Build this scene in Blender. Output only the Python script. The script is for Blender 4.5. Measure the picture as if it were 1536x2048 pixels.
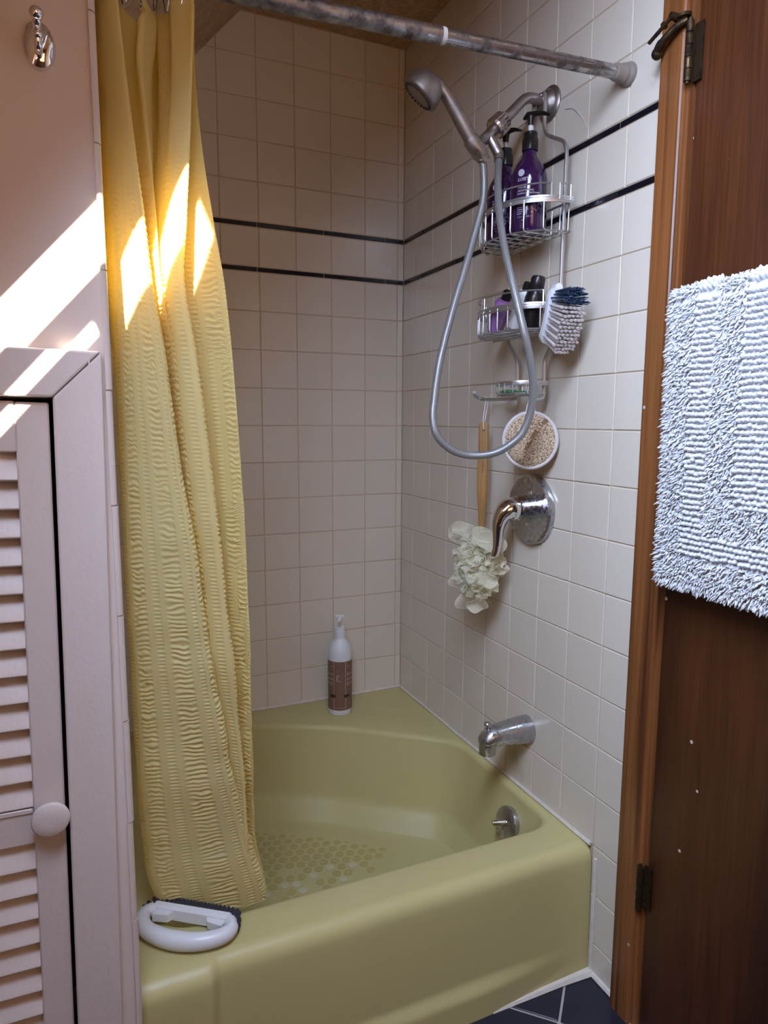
import bpy, math, random
import numpy as np
from mathutils import Vector, Matrix, Euler

for o in list(bpy.data.objects): bpy.data.objects.remove(o)
scene = bpy.context.scene
COL = scene.collection
rnd = random.Random(7)
nrs = np.random.RandomState(11)

# ------------------------------------------------------------------ camera
cd = bpy.data.cameras.new('camera'); cam = bpy.data.objects.new('camera', cd); COL.objects.link(cam)
cd.sensor_width = 36; cd.sensor_fit = 'AUTO'; cd.lens = 1364.85 / 2048 * 36; cd.clip_start = 0.02
_yaw, _pit, _rol = 0.418337, -0.133448, 0.004735
_f = Vector((math.sin(_yaw)*math.cos(_pit), math.cos(_yaw)*math.cos(_pit), math.sin(_pit)))
_r = _f.cross(Vector((0, 0, 1))).normalized(); _u = _r.cross(_f)
_r2 = _r*math.cos(_rol) + _u*math.sin(_rol); _u2 = -_r*math.sin(_rol) + _u*math.cos(_rol)
cam.matrix_world = Matrix(((_r2.x, _u2.x, -_f.x, -0.95551), (_r2.y, _u2.y, -_f.y, -2.00696), (_r2.z, _u2.z, -_f.z, 1.18681), (0, 0, 0, 1)))
scene.camera = cam

# ------------------------------------------------------------------ world, sun, daylight
world = bpy.data.worlds.new('world'); scene.world = world; world.use_nodes = True
bg = world.node_tree.nodes['Background']; bg.inputs[0].default_value = (0.45, 0.62, 1.0, 1); bg.inputs[1].default_value = 1.0
SUN_D = Vector((0.30, 1.0, -0.85)).normalized()
sl = bpy.data.lights.new('sun', 'SUN'); sun = bpy.data.objects.new('sun', sl); COL.objects.link(sun)
sl.energy = 46; sl.angle = 0.014; sl.color = (1.0, 0.90, 0.74)
sun.rotation_euler = SUN_D.to_track_quat('-Z', 'Y').to_euler(); sun.location = (-3, -6, 6)
# daylight of the large diffusing skylight pane in the slope above the camera
SK = dict(x0=-1.15, x1=-0.56, y0=-1.86, y1=-1.49, depth=-0.004)
SLN = Vector((-0.746, 0, 0.666))          # outward normal of the slope
def slope_z(x): return 2.1445 + 1.119*(x + 0.629)
_c = Vector(((SK['x0']+SK['x1'])/2, (SK['y0']+SK['y1'])/2, 0)); _c.z = slope_z(_c.x)
al = bpy.data.lights.new('skylight_daylight', 'AREA'); ao = bpy.data.objects.new('skylight_daylight', al); COL.objects.link(ao)
al.shape = 'RECTANGLE'; al.size = 0.36; al.spread = math.radians(150); al.size_y = (SK['x1']-SK['x0'])*1.5
al.energy = 23.5; al.color = (0.58, 0.72, 1.0)
ao.location = _c + SLN*SK['depth']
_z = SLN; _x = Vector((0, 1, 0)); _y = _z.cross(_x)
ao.matrix_world = Matrix(((_x.x, _y.x, _z.x, ao.location.x), (_x.y, _y.y, _z.y, ao.location.y), (_x.z, _y.z, _z.z, ao.location.z), (0, 0, 0, 1)))

# warm fill added behind the viewer; its hall and doorway are unseen, assumed
hl = bpy.data.lights.new('warm_fill', 'AREA'); hob = bpy.data.objects.new('warm_fill', hl); COL.objects.link(hob)
hl.shape = 'RECTANGLE'; hl.size = 0.75; hl.size_y = 0.8; hl.energy = 5.0; hl.color = (1.0, 0.55, 0.25)
hob.location = (-0.55, -3.34, 1.58); hob.rotation_euler = (math.radians(90), 0, 0)

vs = scene.view_settings
vs.view_transform = 'Standard'; vs.look = 'None'; vs.exposure = 0.32; vs.gamma = 1.0; vs.use_curve_mapping = False

# ------------------------------------------------------------------ materials
def nodes(name):
    m = bpy.data.materials.new(name); m.use_nodes = True
    nt = m.node_tree; b = nt.nodes['Principled BSDF']
    return m, nt, b
def N(nt, t, **kw):
    n = nt.nodes.new(t)
    for k, v in kw.items():
        if k in n.inputs: n.inputs[k].default_value = v
        else: setattr(n, k, v)
    return n
def c4(c): return (c[0], c[1], c[2], 1)
def plain(name, col, rough=0.5, metal=0.0, spec=0.5, noise=0.0, nscale=30, bump=0.0, bscale=120, coat=0.0, trans=0.0):
    m, nt, b = nodes(name)
    b.inputs['Base Color'].default_value = c4(col); b.inputs['Roughness'].default_value = rough
    b.inputs['Metallic'].default_value = metal; b.inputs['Specular IOR Level'].default_value = spec
    b.inputs['Coat Weight'].default_value = coat
    b.inputs['Transmission Weight'].default_value = trans
    tc = N(nt, 'ShaderNodeTexCoord')
    nz = N(nt, 'ShaderNodeTexNoise', Scale=nscale, Detail=4.0); nt.links.new(tc.outputs['Object'], nz.inputs['Vector'])
    if noise > 0:
        mx = N(nt, 'ShaderNodeMix', data_type='RGBA')
        mx.inputs[6].default_value = c4([c*(1-noise) for c in col]); mx.inputs[7].default_value = c4([min(1, c*(1+noise)) for c in col])
        nt.links.new(nz.outputs['Fac'], mx.inputs[0]); nt.links.new(mx.outputs[2], b.inputs['Base Color'])
    if bump > 0:
        nb = N(nt, 'ShaderNodeTexNoise', Scale=bscale, Detail=3.0); nt.links.new(tc.outputs['Object'], nb.inputs['Vector'])
        bp = N(nt, 'ShaderNodeBump', Strength=bump, Distance=0.002)
        nt.links.new(nb.outputs['Fac'], bp.inputs['Height']); nt.links.new(bp.outputs[0], b.inputs['Normal'])
    return m
def spotted_metal(name, col, rough, dark, amount, scale=40):
    m, nt, b = nodes(name)
    tc = N(nt, 'ShaderNodeTexCoord')
    nz = N(nt, 'ShaderNodeTexNoise', Scale=scale, Detail=6.0, Roughness=0.65); nt.links.new(tc.outputs['Object'], nz.inputs['Vector'])
    cr = N(nt, 'ShaderNodeValToRGB'); cr.color_ramp.elements[0].position = 0.5-amount; cr.color_ramp.elements[1].position = 0.62
    nt.links.new(nz.outputs['Fac'], cr.inputs[0])
    mx = N(nt, 'ShaderNodeMix', data_type='RGBA'); mx.inputs[6].default_value = c4(col); mx.inputs[7].default_value = c4(dark)
    nt.links.new(cr.outputs[0], mx.inputs[0]); nt.links.new(mx.outputs[2], b.inputs['Base Color'])
    mr = N(nt, 'ShaderNodeMapRange'); mr.inputs['To Min'].default_value = rough; mr.inputs['To Max'].default_value = min(1, rough+0.35)
    nt.links.new(cr.outputs[0], mr.inputs['Value']); nt.links.new(mr.outputs[0], b.inputs['Roughness'])
    b.inputs['Metallic'].default_value = 0.95
    return m
def tile_mat(name, col, var=0.03, rough=0.16, brown_tint=True):
    m, nt, b = nodes(name)
    oi = N(nt, 'ShaderNodeObjectInfo'); geo = N(nt, 'ShaderNodeNewGeometry')
    nz = N(nt, 'ShaderNodeTexNoise', Scale=9.0, Detail=4.0); nt.links.new(geo.outputs['Position'], nz.inputs['Vector'])
    ad = N(nt, 'ShaderNodeMath', operation='MULTIPLY_ADD'); ad.inputs[1].default_value = 0.6; nt.links.new(oi.outputs['Random'], ad.inputs[0])
    sc = N(nt, 'ShaderNodeMath', operation='MULTIPLY'); sc.inputs[1].default_value = 0.4; nt.links.new(nz.outputs['Fac'], sc.inputs[0]); nt.links.new(sc.outputs[0], ad.inputs[2])
    mx = N(nt, 'ShaderNodeMix', data_type='RGBA')
    mx.inputs[6].default_value = c4([c*(1-var) for c in col]); mx.inputs[7].default_value = c4([c*(1+var) for c in col])
    nt.links.new(ad.outputs[0], mx.inputs[0]); out = mx.outputs[2]
    if brown_tint:   # brown below the spout: its shadow put into the colour, with some rust
        d = N(nt, 'ShaderNodeVectorMath', operation='SUBTRACT'); nt.links.new(geo.outputs['Position'], d.inputs[0]); d.inputs[1].default_value = (0, -0.665, 0.36)
        s = N(nt, 'ShaderNodeVectorMath', operation='MULTIPLY'); nt.links.new(d.outputs[0], s.inputs[0]); s.inputs[1].default_value = (8, 17, 12)
        ln = N(nt, 'ShaderNodeVectorMath', operation='LENGTH'); nt.links.new(s.outputs[0], ln.inputs[0])
        n2 = N(nt, 'ShaderNodeTexNoise', Scale=26.0, Detail=3.0); nt.links.new(geo.outputs['Position'], n2.inputs['Vector'])
        a2 = N(nt, 'ShaderNodeMath', operation='MULTIPLY_ADD'); nt.links.new(n2.outputs['Fac'], a2.inputs[0]); a2.inputs[1].default_value = 0.8; nt.links.new(ln.outputs['Value'], a2.inputs[2])
        mr = N(nt, 'ShaderNodeMapRange'); mr.inputs['From Min'].default_value = 0.5; mr.inputs['From Max'].default_value = 1.4; mr.inputs['To Min'].default_value = 0.6; mr.inputs['To Max'].default_value = 0.0
        nt.links.new(a2.outputs[0], mr.inputs['Value'])
        m2 = N(nt, 'ShaderNodeMix', data_type='RGBA'); nt.links.new(mr.outputs[0], m2.inputs[0]); nt.links.new(out, m2.inputs[6]); m2.inputs[7].default_value = (0.30, 0.20, 0.11, 1)
        out = m2.outputs[2]
    nt.links.new(out, b.inputs['Base Color'])
    b.inputs['Roughness'].default_value = rough
    nb = N(nt, 'ShaderNodeTexNoise', Scale=22.0, Detail=2.0); nt.links.new(geo.outputs['Position'], nb.inputs['Vector'])
    bp = N(nt, 'ShaderNodeBump', Strength=0.10, Distance=0.004); nt.links.new(nb.outputs['Fac'], bp.inputs['Height']); nt.links.new(bp.outputs[0], b.inputs['Normal'])
    return m
def wood(name, dark, light, stretch=(22, 22, 0.9), fine=(160, 160, 5), rough=0.4, specks=0.0, contrast=(0.35, 0.65)):
    m, nt, b = nodes(name)
    tc = N(nt, 'ShaderNodeTexCoord')
    mp = N(nt, 'ShaderNodeMapping'); mp.inputs['Scale'].default_value = stretch; nt.links.new(tc.outputs['Object'], mp.inputs[0])
    nz = N(nt, 'ShaderNodeTexNoise', Scale=1.0, Detail=4.0, Distortion=0.6); nt.links.new(mp.outputs[0], nz.inputs['Vector'])
    mp2 = N(nt, 'ShaderNodeMapping'); mp2.inputs['Scale'].default_value = fine; nt.links.new(tc.outputs['Object'], mp2.inputs[0])
    n2 = N(nt, 'ShaderNodeTexNoise', Scale=1.0, Detail=3.0); nt.links.new(mp2.outputs[0], n2.inputs['Vector'])
    cr = N(nt, 'ShaderNodeValToRGB'); cr.color_ramp.elements[0].position = contrast[0]; cr.color_ramp.elements[1].position = contrast[1]
    cr.color_ramp.elements[0].color = c4(dark); cr.color_ramp.elements[1].color = c4(light); nt.links.new(nz.outputs['Fac'], cr.inputs[0])
    mr = N(nt, 'ShaderNodeMapRange'); mr.inputs['From Min'].default_value = 0.3; mr.inputs['From Max'].default_value = 0.7; mr.inputs['To Min'].default_value = 0.72; mr.inputs['To Max'].default_value = 1.2
    nt.links.new(n2.outputs['Fac'], mr.inputs['Value'])
    mu = N(nt, 'ShaderNodeMix', data_type='RGBA', blend_type='MULTIPLY'); mu.inputs[0].default_value = 1.0
    nt.links.new(cr.outputs[0], mu.inputs[6]); nt.links.new(mr.outputs[0], mu.inputs[7]); out = mu.outputs[2]
    if specks > 0:
        v = N(nt, 'ShaderNodeTexVoronoi', Scale=specks); nt.links.new(tc.outputs['Object'], v.inputs['Vector'])
        lt = N(nt, 'ShaderNodeMath', operation='LESS_THAN'); lt.inputs[1].default_value = 0.045; nt.links.new(v.outputs['Distance'], lt.inputs[0])
        m3 = N(nt, 'ShaderNodeMix', data_type='RGBA'); nt.links.new(lt.outputs[0], m3.inputs[0]); nt.links.new(out, m3.inputs[6]); m3.inputs[7].default_value = (0.55, 0.45, 0.38, 1); out = m3.outputs[2]
    nt.links.new(out, b.inputs['Base Color']); b.inputs['Roughness'].default_value = rough
    bp = N(nt, 'ShaderNodeBump', Strength=0.08, Distance=0.002); nt.links.new(n2.outputs['Fac'], bp.inputs['Height']); nt.links.new(bp.outputs[0], b.inputs['Normal'])
    return m
def cloth_mat(name, col, deep, trl=0.45):
    m, nt, b = nodes(name); out = nt.nodes['Material Output']
    b.inputs['Base Color'].default_value = c4(col); b.inputs['Roughness'].default_value = 0.75; b.inputs['Specular IOR Level'].default_value = 0.25
    b.inputs['Sheen Weight'].default_value = 0.15
    t = N(nt, 'ShaderNodeBsdfTranslucent'); t.inputs[0].default_value = c4(deep)
    ms = N(nt, 'ShaderNodeMixShader'); ms.inputs[0].default_value = trl
    nt.links.new(b.outputs[0], ms.inputs[1]); nt.links.new(t.outputs[0], ms.inputs[2]); nt.links.new(ms.outputs[0], out.inputs['Surface'])
    tc = N(nt, 'ShaderNodeTexCoord'); mp = N(nt, 'ShaderNodeMapping'); mp.inputs['Scale'].default_value = (900, 900, 1); nt.links.new(tc.outputs['UV'], mp.inputs[0])
    nz = N(nt, 'ShaderNodeTexNoise', Scale=1.0, Detail=2.0); nt.links.new(mp.outputs[0], nz.inputs['Vector'])
    bp = N(nt, 'ShaderNodeBump', Strength=0.12, Distance=0.001); nt.links.new(nz.outputs['Fac'], bp.inputs['Height']); nt.links.new(bp.outputs[0], b.inputs['Normal'])
    return m
def net_mat(name, col):
    m, nt, b = nodes(name); out = nt.nodes['Material Output']
    b.inputs['Base Color'].default_value = c4(col); b.inputs['Roughness'].default_value = 0.6
    t = N(nt, 'ShaderNodeBsdfTranslucent'); t.inputs[0].default_value = c4(col)
    ms = N(nt, 'ShaderNodeMixShader'); ms.inputs[0].default_value = 0.45; nt.links.new(b.outputs[0], ms.inputs[1]); nt.links.new(t.outputs[0], ms.inputs[2])
    tr = N(nt, 'ShaderNodeBsdfTransparent'); m2 = N(nt, 'ShaderNodeMixShader')
    tc = N(nt, 'ShaderNodeTexCoord'); vo = N(nt, 'ShaderNodeTexVoronoi', Scale=950.0, feature='DISTANCE_TO_EDGE'); nt.links.new(tc.outputs['Object'], vo.inputs['Vector'])
    mr = N(nt, 'ShaderNodeMapRange'); mr.inputs['From Min'].default_value = 0.10; mr.inputs['From Max'].default_value = 0.22; mr.inputs['To Min'].default_value = 0.05; mr.inputs['To Max'].default_value = 0.72
    nt.links.new(vo.outputs['Distance'], mr.inputs['Value']); nt.links.new(mr.outputs[0], m2.inputs[0])
    nt.links.new(ms.outputs[0], m2.inputs[1]); nt.links.new(tr.outputs[0], m2.inputs[2]); nt.links.new(m2.outputs[0], out.inputs['Surface'])
    return m
def braid_mat(name):
    m, nt, b = nodes(name)
    tc = N(nt, 'ShaderNodeTexCoord'); sp = N(nt, 'ShaderNodeSeparateXYZ'); nt.links.new(tc.outputs['UV'], sp.inputs[0])
    def wave(sign):
        a = N(nt, 'ShaderNodeMath', operation='MULTIPLY'); a.inputs[1].default_value = 16*2*math.pi; nt.links.new(sp.outputs['X'], a.inputs[0])
        c = N(nt, 'ShaderNodeMath', operation='MULTIPLY_ADD'); c.inputs[1].default_value = sign*2*math.pi/0.0038; nt.links.new(sp.outputs['Y'], c.inputs[0]); nt.links.new(a.outputs[0], c.inputs[2])
        s = N(nt, 'ShaderNodeMath', operation='SINE'); nt.links.new(c.outputs[0], s.inputs[0]); return s
    w1, w2 = wave(1), wave(-1)
    mx = N(nt, 'ShaderNodeMath', operation='MAXIMUM'); nt.links.new(w1.outputs[0], mx.inputs[0]); nt.links.new(w2.outputs[0], mx.inputs[1])
    cr = N(nt, 'ShaderNodeValToRGB'); cr.color_ramp.elements[0].position = 0.1; cr.color_ramp.elements[1].position = 0.8
    cr.color_ramp.elements[0].color = (0.19, 0.19, 0.19, 1); cr.color_ramp.elements[1].color = (0.31, 0.31, 0.31, 1)
    nt.links.new(mx.outputs[0], cr.inputs[0]); nt.links.new(cr.outputs[0], b.inputs['Base Color'])
    b.inputs['Metallic'].default_value = 0.35; b.inputs['Roughness'].default_value = 0.22; b.inputs['Coat Weight'].default_value = 0.5; b.inputs['Coat Roughness'].default_value = 0.12
    bp = N(nt, 'ShaderNodeBump', Strength=0.3, Distance=0.0006); nt.links.new(mx.outputs[0], bp.inputs['Height']); nt.links.new(bp.outputs[0], b.inputs['Normal'])
    return m
def fiber_mat(name, a, c, scale=260):
    m, nt, b = nodes(name)
    tc = N(nt, 'ShaderNodeTexCoord')
    v = N(nt, 'ShaderNodeTexVoronoi', Scale=scale); nt.links.new(tc.outputs['Object'], v.inputs['Vector'])
    nz = N(nt, 'ShaderNodeTexNoise', Scale=scale*1.4, Detail=4.0); nt.links.new(tc.outputs['Object'], nz.inputs['Vector'])
    cr = N(nt, 'ShaderNodeValToRGB'); cr.color_ramp.elements[0].position = 0.36; cr.color_ramp.elements[1].position = 0.6
    cr.color_ramp.elements[0].color = c4(a); cr.color_ramp.elements[1].color = c4(c); nt.links.new(nz.outputs['Fac'], cr.inputs[0])
    nt.links.new(cr.outputs[0], b.inputs['Base Color']); b.inputs['Roughness'].default_value = 0.95; b.inputs['Specular IOR Level'].default_value = 0.1
    bp = N(nt, 'ShaderNodeBump', Strength=0.9, Distance=0.003); nt.links.new(nz.outputs['Fac'], bp.inputs['Height']); nt.links.new(bp.outputs[0], b.inputs['Normal'])
    return m

M = {}
M['tile'] = tile_mat('cream_tile', (0.69, 0.61, 0.51))
M['grout'] = plain('grout', (0.56, 0.43, 0.30), 0.9, noise=0.18, nscale=14, bump=0.3)
M['liner'] = plain('black_liner', (0.007, 0.006, 0.012), 0.16, spec=0.35)
M['bull'] = plain('bullnose_glaze', (0.68, 0.58, 0.53), 0.4)
M['paint'] = plain('white_wall_paint', (0.68, 0.58, 0.53), 0.55, noise=0.02, nscale=6, bump=0.12, bscale=90)
M['gloss'] = plain('white_gloss_paint', (0.67, 0.58, 0.545), 0.42, noise=0.03, nscale=9, bump=0.22, bscale=160)
M['ceil'] = wood('ceiling_boards', (0.46, 0.28, 0.155), (0.56, 0.355, 0.205), rough=0.6)
M['pine'] = wood('stained_panelling', (0.16, 0.075, 0.03), (0.30, 0.15, 0.07), rough=0.5)
M['tub'] = plain('yellow_enamel', (0.535, 0.468, 0.21), 0.40, noise=0.05, nscale=7, bump=0.03, bscale=60)
M['tubdot'] = plain('worn_dot', (0.465, 0.385, 0.14), 0.6, noise=0.15, nscale=60)
M['tubpale'] = plain('pale_dot', (0.60, 0.55, 0.34), 0.6, noise=0.08, nscale=40)
M['caulk'] = plain('caulk', (0.68, 0.62, 0.55), 0.6, noise=0.2, nscale=60, bump=0.4)
M['navy'] = plain('navy_floor_tile', (0.016, 0.018, 0.032), 0.35, noise=0.45, nscale=18)
M['fgrout'] = plain('floor_grout', (0.42, 0.38, 0.36), 0.9, noise=0.15)
M['door'] = wood('dark_stained_veneer', (0.036, 0.0105, 0.0040), (0.082, 0.0235, 0.0072), stretch=(9, 9, 0.7), fine=(260, 260, 7), rough=0.38, specks=14)
M['trim'] = wood('amber_stained_pine', (0.085, 0.026, 0.008), (0.235, 0.084, 0.025), stretch=(36, 36, 0.8), fine=(240, 240, 3), rough=0.35, specks=11, contrast=(0.40, 0.56))
M['brass'] = spotted_metal('aged_brass', (0.11, 0.07, 0.035), 0.45, (0.03, 0.022, 0.015), 0.1)
M['chrome'] = plain('chrome', (0.80, 0.80, 0.82), 0.06, metal=1.0)
M['chrome_worn'] = spotted_metal('worn_chrome', (0.52, 0.52, 0.54), 0.13, (0.43, 0.43, 0.44), 0.1, 70)
M['nickel'] = spotted_metal('brushed_nickel', (0.42, 0.37, 0.345), 0.22, (0.30, 0.26, 0.24), 0.2, 30)
M['nutmetal'] = spotted_metal('bright_nickel', (0.60, 0.53, 0.50), 0.12, (0.40, 0.34, 0.32), 0.1, 40)
M['rod'] = spotted_metal('rusty_chrome', (0.40, 0.36, 0.35), 0.26, (0.11, 0.09, 0.08), 0.12, 34)
M['rod2'] = spotted_metal('dull_chrome', (0.40, 0.37, 0.36), 0.24, (0.14, 0.12, 0.11), 0.05, 30)
M['rubber'] = plain('tan_rubber', (0.24, 0.19, 0.16), 0.6)
M['alu'] = plain('satin_aluminium', (0.55, 0.55, 0.55), 0.36, metal=0.9, noise=0.06, nscale=40)
M['cloth'] = cloth_mat('yellow_seersucker', (0.90, 0.83, 0.43), (0.97, 0.74, 0.10))
M['hose'] = braid_mat('braided_hose')
M['purple'] = plain('purple_bottle', (0.026, 0.005, 0.046), 0.14, coat=0.5)
M['lilac'] = plain('lilac_bottle', (0.27, 0.125, 0.32), 0.16, coat=0.5)
M['blackp'] = plain('black_plastic', (0.008, 0.007, 0.008), 0.3)
M['darkp'] = plain('dark_nozzle', (0.02, 0.018, 0.018), 0.5)
M['whitep'] = plain('white_plastic', (0.74, 0.75, 0.78), 0.28)
M['whiteb'] = plain('white_bottle', (0.70, 0.72, 0.74), 0.35)
M['ink'] = plain('white_ink', (0.62, 0.58, 0.66), 0.5)
M['inkdim'] = plain('pale_ink', (0.36, 0.31, 0.42), 0.5)
M['silver'] = plain('silver_seal', (0.45, 0.45, 0.50), 0.4, noise=0.3, nscale=700)
M['brownlabel'] = plain('brown_label', (0.185, 0.105, 0.075), 0.55, noise=0.03)
M['labelink'] = plain('cream_ink', (0.62, 0.50, 0.42), 0.6)
M['labelbar'] = plain('dark_ink', (0.03, 0.015, 0.015), 0.5)
M['leaf'] = plain('leaf_print', (0.16, 0.26, 0.10), 0.6)
M['bamboo'] = wood('bamboo', (0.30, 0.14, 0.045), (0.44, 0.235, 0.085), stretch=(60, 60, 2), fine=(400, 400, 12), rough=0.45)
M['cord'] = plain('white_cord', (0.66, 0.62, 0.58), 0.85)
M['net'] = net_mat('cream_netting', (0.92, 0.88, 0.70))
M['loofah'] = fiber_mat('loofah_fibre', (0.17, 0.10, 0.055), (0.74, 0.58, 0.41), 240)
M['brown_tint'] = fiber_mat('stained_loofah', (0.10, 0.05, 0.025), (0.42, 0.27, 0.16), 260)
M['binding'] = plain('white_binding', (0.64, 0.60, 0.60), 0.9, bump=0.3, bscale=400)
M['bristw'] = plain('grey_bristle', (0.60, 0.53, 0.51), 0.7, noise=0.15, nscale=120)
M['bristb'] = plain('blue_bristle', (0.035, 0.065, 0.135), 0.6, noise=0.3, nscale=120)
M['bristd'] = plain('slate_bristle', (0.035, 0.035, 0.045), 0.7, noise=0.2, nscale=200)
M['mat'] = plain('white_cotton', (0.63, 0.63, 0.65), 0.95, spec=0.1)
M['soap'] = plain('green_soap', (0.10, 0.34, 0.15), 0.4, noise=0.2)
M['residue'] = plain('adhesive_residue', (0.72, 0.66, 0.62), 0.55, noise=0.1, nscale=200)
M['dark'] = plain('closet_shade', (0.05, 0.045, 0.045), 0.9)

# ------------------------------------------------------------------ mesh helpers
def tag(o, label=None, cat=None, group=None, kind=None):
    if label: o['label'] = label
    if cat: o['category'] = cat
    if group: o['group'] = group
    if kind: o['kind'] = kind
    return o
def empty(name, loc=(0, 0, 0), rot=(0, 0, 0)):
    o = bpy.data.objects.new(name, None); COL.objects.link(o); o.location = loc; o.rotation_euler = rot; o.empty_display_size = 0.03
    return o
def frame(axis, up=(0, 0, 1)):
    a = Vector(axis).normalized(); u = Vector(up)
    if abs(a.dot(u.normalized())) > 0.99: u = Vector((1, 0, 0))
    x = u.cross(a).normalized(); y = a.cross(x)
    return x, y, a
def catmull(P, k=8):
    P = [Vector(p) for p in P]; out = []
    for i in range(len(P)-1):
        p0 = P[max(i-1, 0)]; p1 = P[i]; p2 = P[i+1]; p3 = P[min(i+2, len(P)-1)]
        for j in range(k):
            t = j/k
            out.append(0.5*((2*p1) + (p2-p0)*t + (2*p0-5*p1+4*p2-p3)*t*t + (3*p1-p0-3*p2+p3)*t**3))
    out.append(P[-1]); return out
def fillet(P, r=0.012, k=5):
    P = [Vector(p) for p in P]; out = [P[0]]
    for i in range(1, len(P)-1):
        a, b, c = P[i-1], P[i], P[i+1]
        d1 = (a-b); d2 = (c-b); rr = min(r, d1.length*0.45, d2.length*0.45)
        s = b+d1.normalized()*rr; e = b+d2.normalized()*rr
        for j in range(k+1):
            t = j/k; out.append((1-t)**2*s + 2*t*(1-t)*b + t*t*e)
    out.append(P[-1]); return out
class MB:
    def __init__(s): s.v = []; s.f = []; s.uv = {}
    def add(s, vs, fs):
        b = len(s.v); s.v += [tuple(v) for v in vs]; s.f += [tuple(b+i for i in f) for f in fs]; return b
    def box(s, c, d, rot=None, bev=0.0):
        hx, hy, hz = d[0]/2, d[1]/2, d[2]/2; c = Vector(c)
        R = Euler(rot).to_matrix() if rot else Matrix.Identity(3)
        if bev <= 0:
            vs = [c+R@Vector((x*hx, y*hy, z*hz)) for x in (-1, 1) for y in (-1, 1) for z in (-1, 1)]
            s.add(vs, [(0, 1, 3, 2), (4, 6, 7, 5), (0, 4, 5, 1), (2, 3, 7, 6), (0, 2, 6, 4), (1, 5, 7, 3)])
        else:
            b = min(bev, hx*.9, hy*.9, hz*.9); vs = []; idx = {}
            for x in (-1, 1):
                for y in (-1, 1):
                    for z in (-1, 1):
                        for a in range(3):
                            p = [x*(hx-b), y*(hy-b), z*(hz-b)]; p[a] = (x*hx, y*hy, z*hz)[a]
                            idx[(x, y, z, a)] = len(vs); vs.append(c+R@Vector(p))
            F = []
            for a in range(3):
                o = [i for i in range(3) if i != a]
                for sg in (-1, 1):
                    q = []
                    for (u, w) in ((-1, -1), (1, -1), (1, 1), (-1, 1)):
                        k = [0, 0, 0]; k[a] = sg; k[o[0]] = u; k[o[1]] = w; q.append(idx[tuple(k)+(a,)])
                    F.append(q)
            for a in range(3):
                o = [i for i in range(3) if i != a]
                for u in (-1, 1):
                    for w in (-1, 1):
                        q = []
                        for (e, ax) in ((-1, o[0]), (1, o[0]), (1, o[1]), (-1, o[1])):
                            k = [0, 0, 0]; k[a] = e; k[o[0]] = u; k[o[1]] = w; q.append(idx[tuple(k)+(ax,)])
                        F.append(q)
            for x in (-1, 1):
                for y in (-1, 1):
                    for z in (-1, 1): F.append([idx[(x, y, z, a)] for a in range(3)])
            s.add(vs, F)
        return s
    def tube(s, P, r, n=10, cap=True, uv=False, closed=False, flat=1.0, up=(0, 0, 1)):
        P = [Vector(p) for p in P]; m = len(P)
        R = [r]*m if not hasattr(r, '__len__') else list(r)
        T = []
        for i in range(m):
            if closed: t = P[(i+1) % m]-P[i-1]
            else: t = P[min(i+1, m-1)]-P[max(i-1, 0)]
            T.append(t.normalized())
        x, y, _ = frame(T[0], up); vs = []; L = 0; cols = n+1 if uv else n; uvs = []
        for i in range(m):
            if i:
                L += (P[i]-P[i-1]).length
                x = (x - T[i]*x.dot(T[i])).normalized(); y = T[i].cross(x)
            for j in range(cols):
                a = 2*math.pi*j/n
                vs.append(P[i] + x*(R[i]*math.cos(a)) + y*(R[i]*flat*math.sin(a))); uvs.append((j/n, L))
        F = []
        for i in range(m if closed else m-1):
            for j in range(n):
                k = (j+1) if uv else (j+1) % n; i2 = (i+1) % m
                F.append((i*cols+j, i*cols+k, i2*cols+k, i2*cols+j))
        if cap and not closed:
            F.append(tuple(reversed(range(n)))); F.append(tuple((m-1)*cols+j for j in range(n)))
        b = s.add(vs, F)
        if uv:
            for i, q in enumerate(uvs): s.uv[b+i] = q
        return s
    def lathe(s, prof, c=(0, 0, 0), axis=(0, 0, 1), n=28, up=(0, 0, 1), sx=1.0):
        x, y, a = frame(axis, up); c = Vector(c); vs = []; F = []
        for (r, h) in prof:
            r = max(r, 1e-5)
            for j in range(n):
                t = 2*math.pi*j/n; vs.append(c + a*h + x*(r*sx*math.cos(t)) + y*(r*math.sin(t)))
        for i in range(len(prof)-1):
            for j in range(n):
                k = (j+1) % n; F.append((i*n+j, i*n+k, (i+1)*n+k, (i+1)*n+j))
        F.append(tuple(reversed(range(n)))); F.append(tuple((len(prof)-1)*n+j for j in range(n)))
        s.add(vs, F); return s
    def ball(s, c, r, n=14, sc=(1, 1, 1)):
        c = Vector(c); m = n//2+1; vs = []; F = []
        for i in range(m):
            p = math.pi*(i+0.02)/(m-1+0.04)
            for j in range(n):
                t = 2*math.pi*j/n
                vs.append(c+Vector((r*sc[0]*math.sin(p)*math.cos(t), r*sc[1]*math.sin(p)*math.sin(t), r*sc[2]*math.cos(p))))
        for i in range(m-1):
            for j in range(n):
                k = (j+1) % n; F.append((i*n+j, (i+1)*n+j, (i+1)*n+k, i*n+k))
        s.add(vs, F); return s
    def prism(s, poly, z0, z1, fn=None):
        fn = fn or (lambda x, y, z: (x, y, z)); n = len(poly)
        vs = [fn(p[0], p[1], z0) for p in poly]+[fn(p[0], p[1], z1) for p in poly]
        F = [tuple(reversed(range(n))), tuple(range(n, 2*n))]+[(i, (i+1) % n, n+(i+1) % n, n+i) for i in range(n)]
        s.add(vs, F); return s
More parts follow.
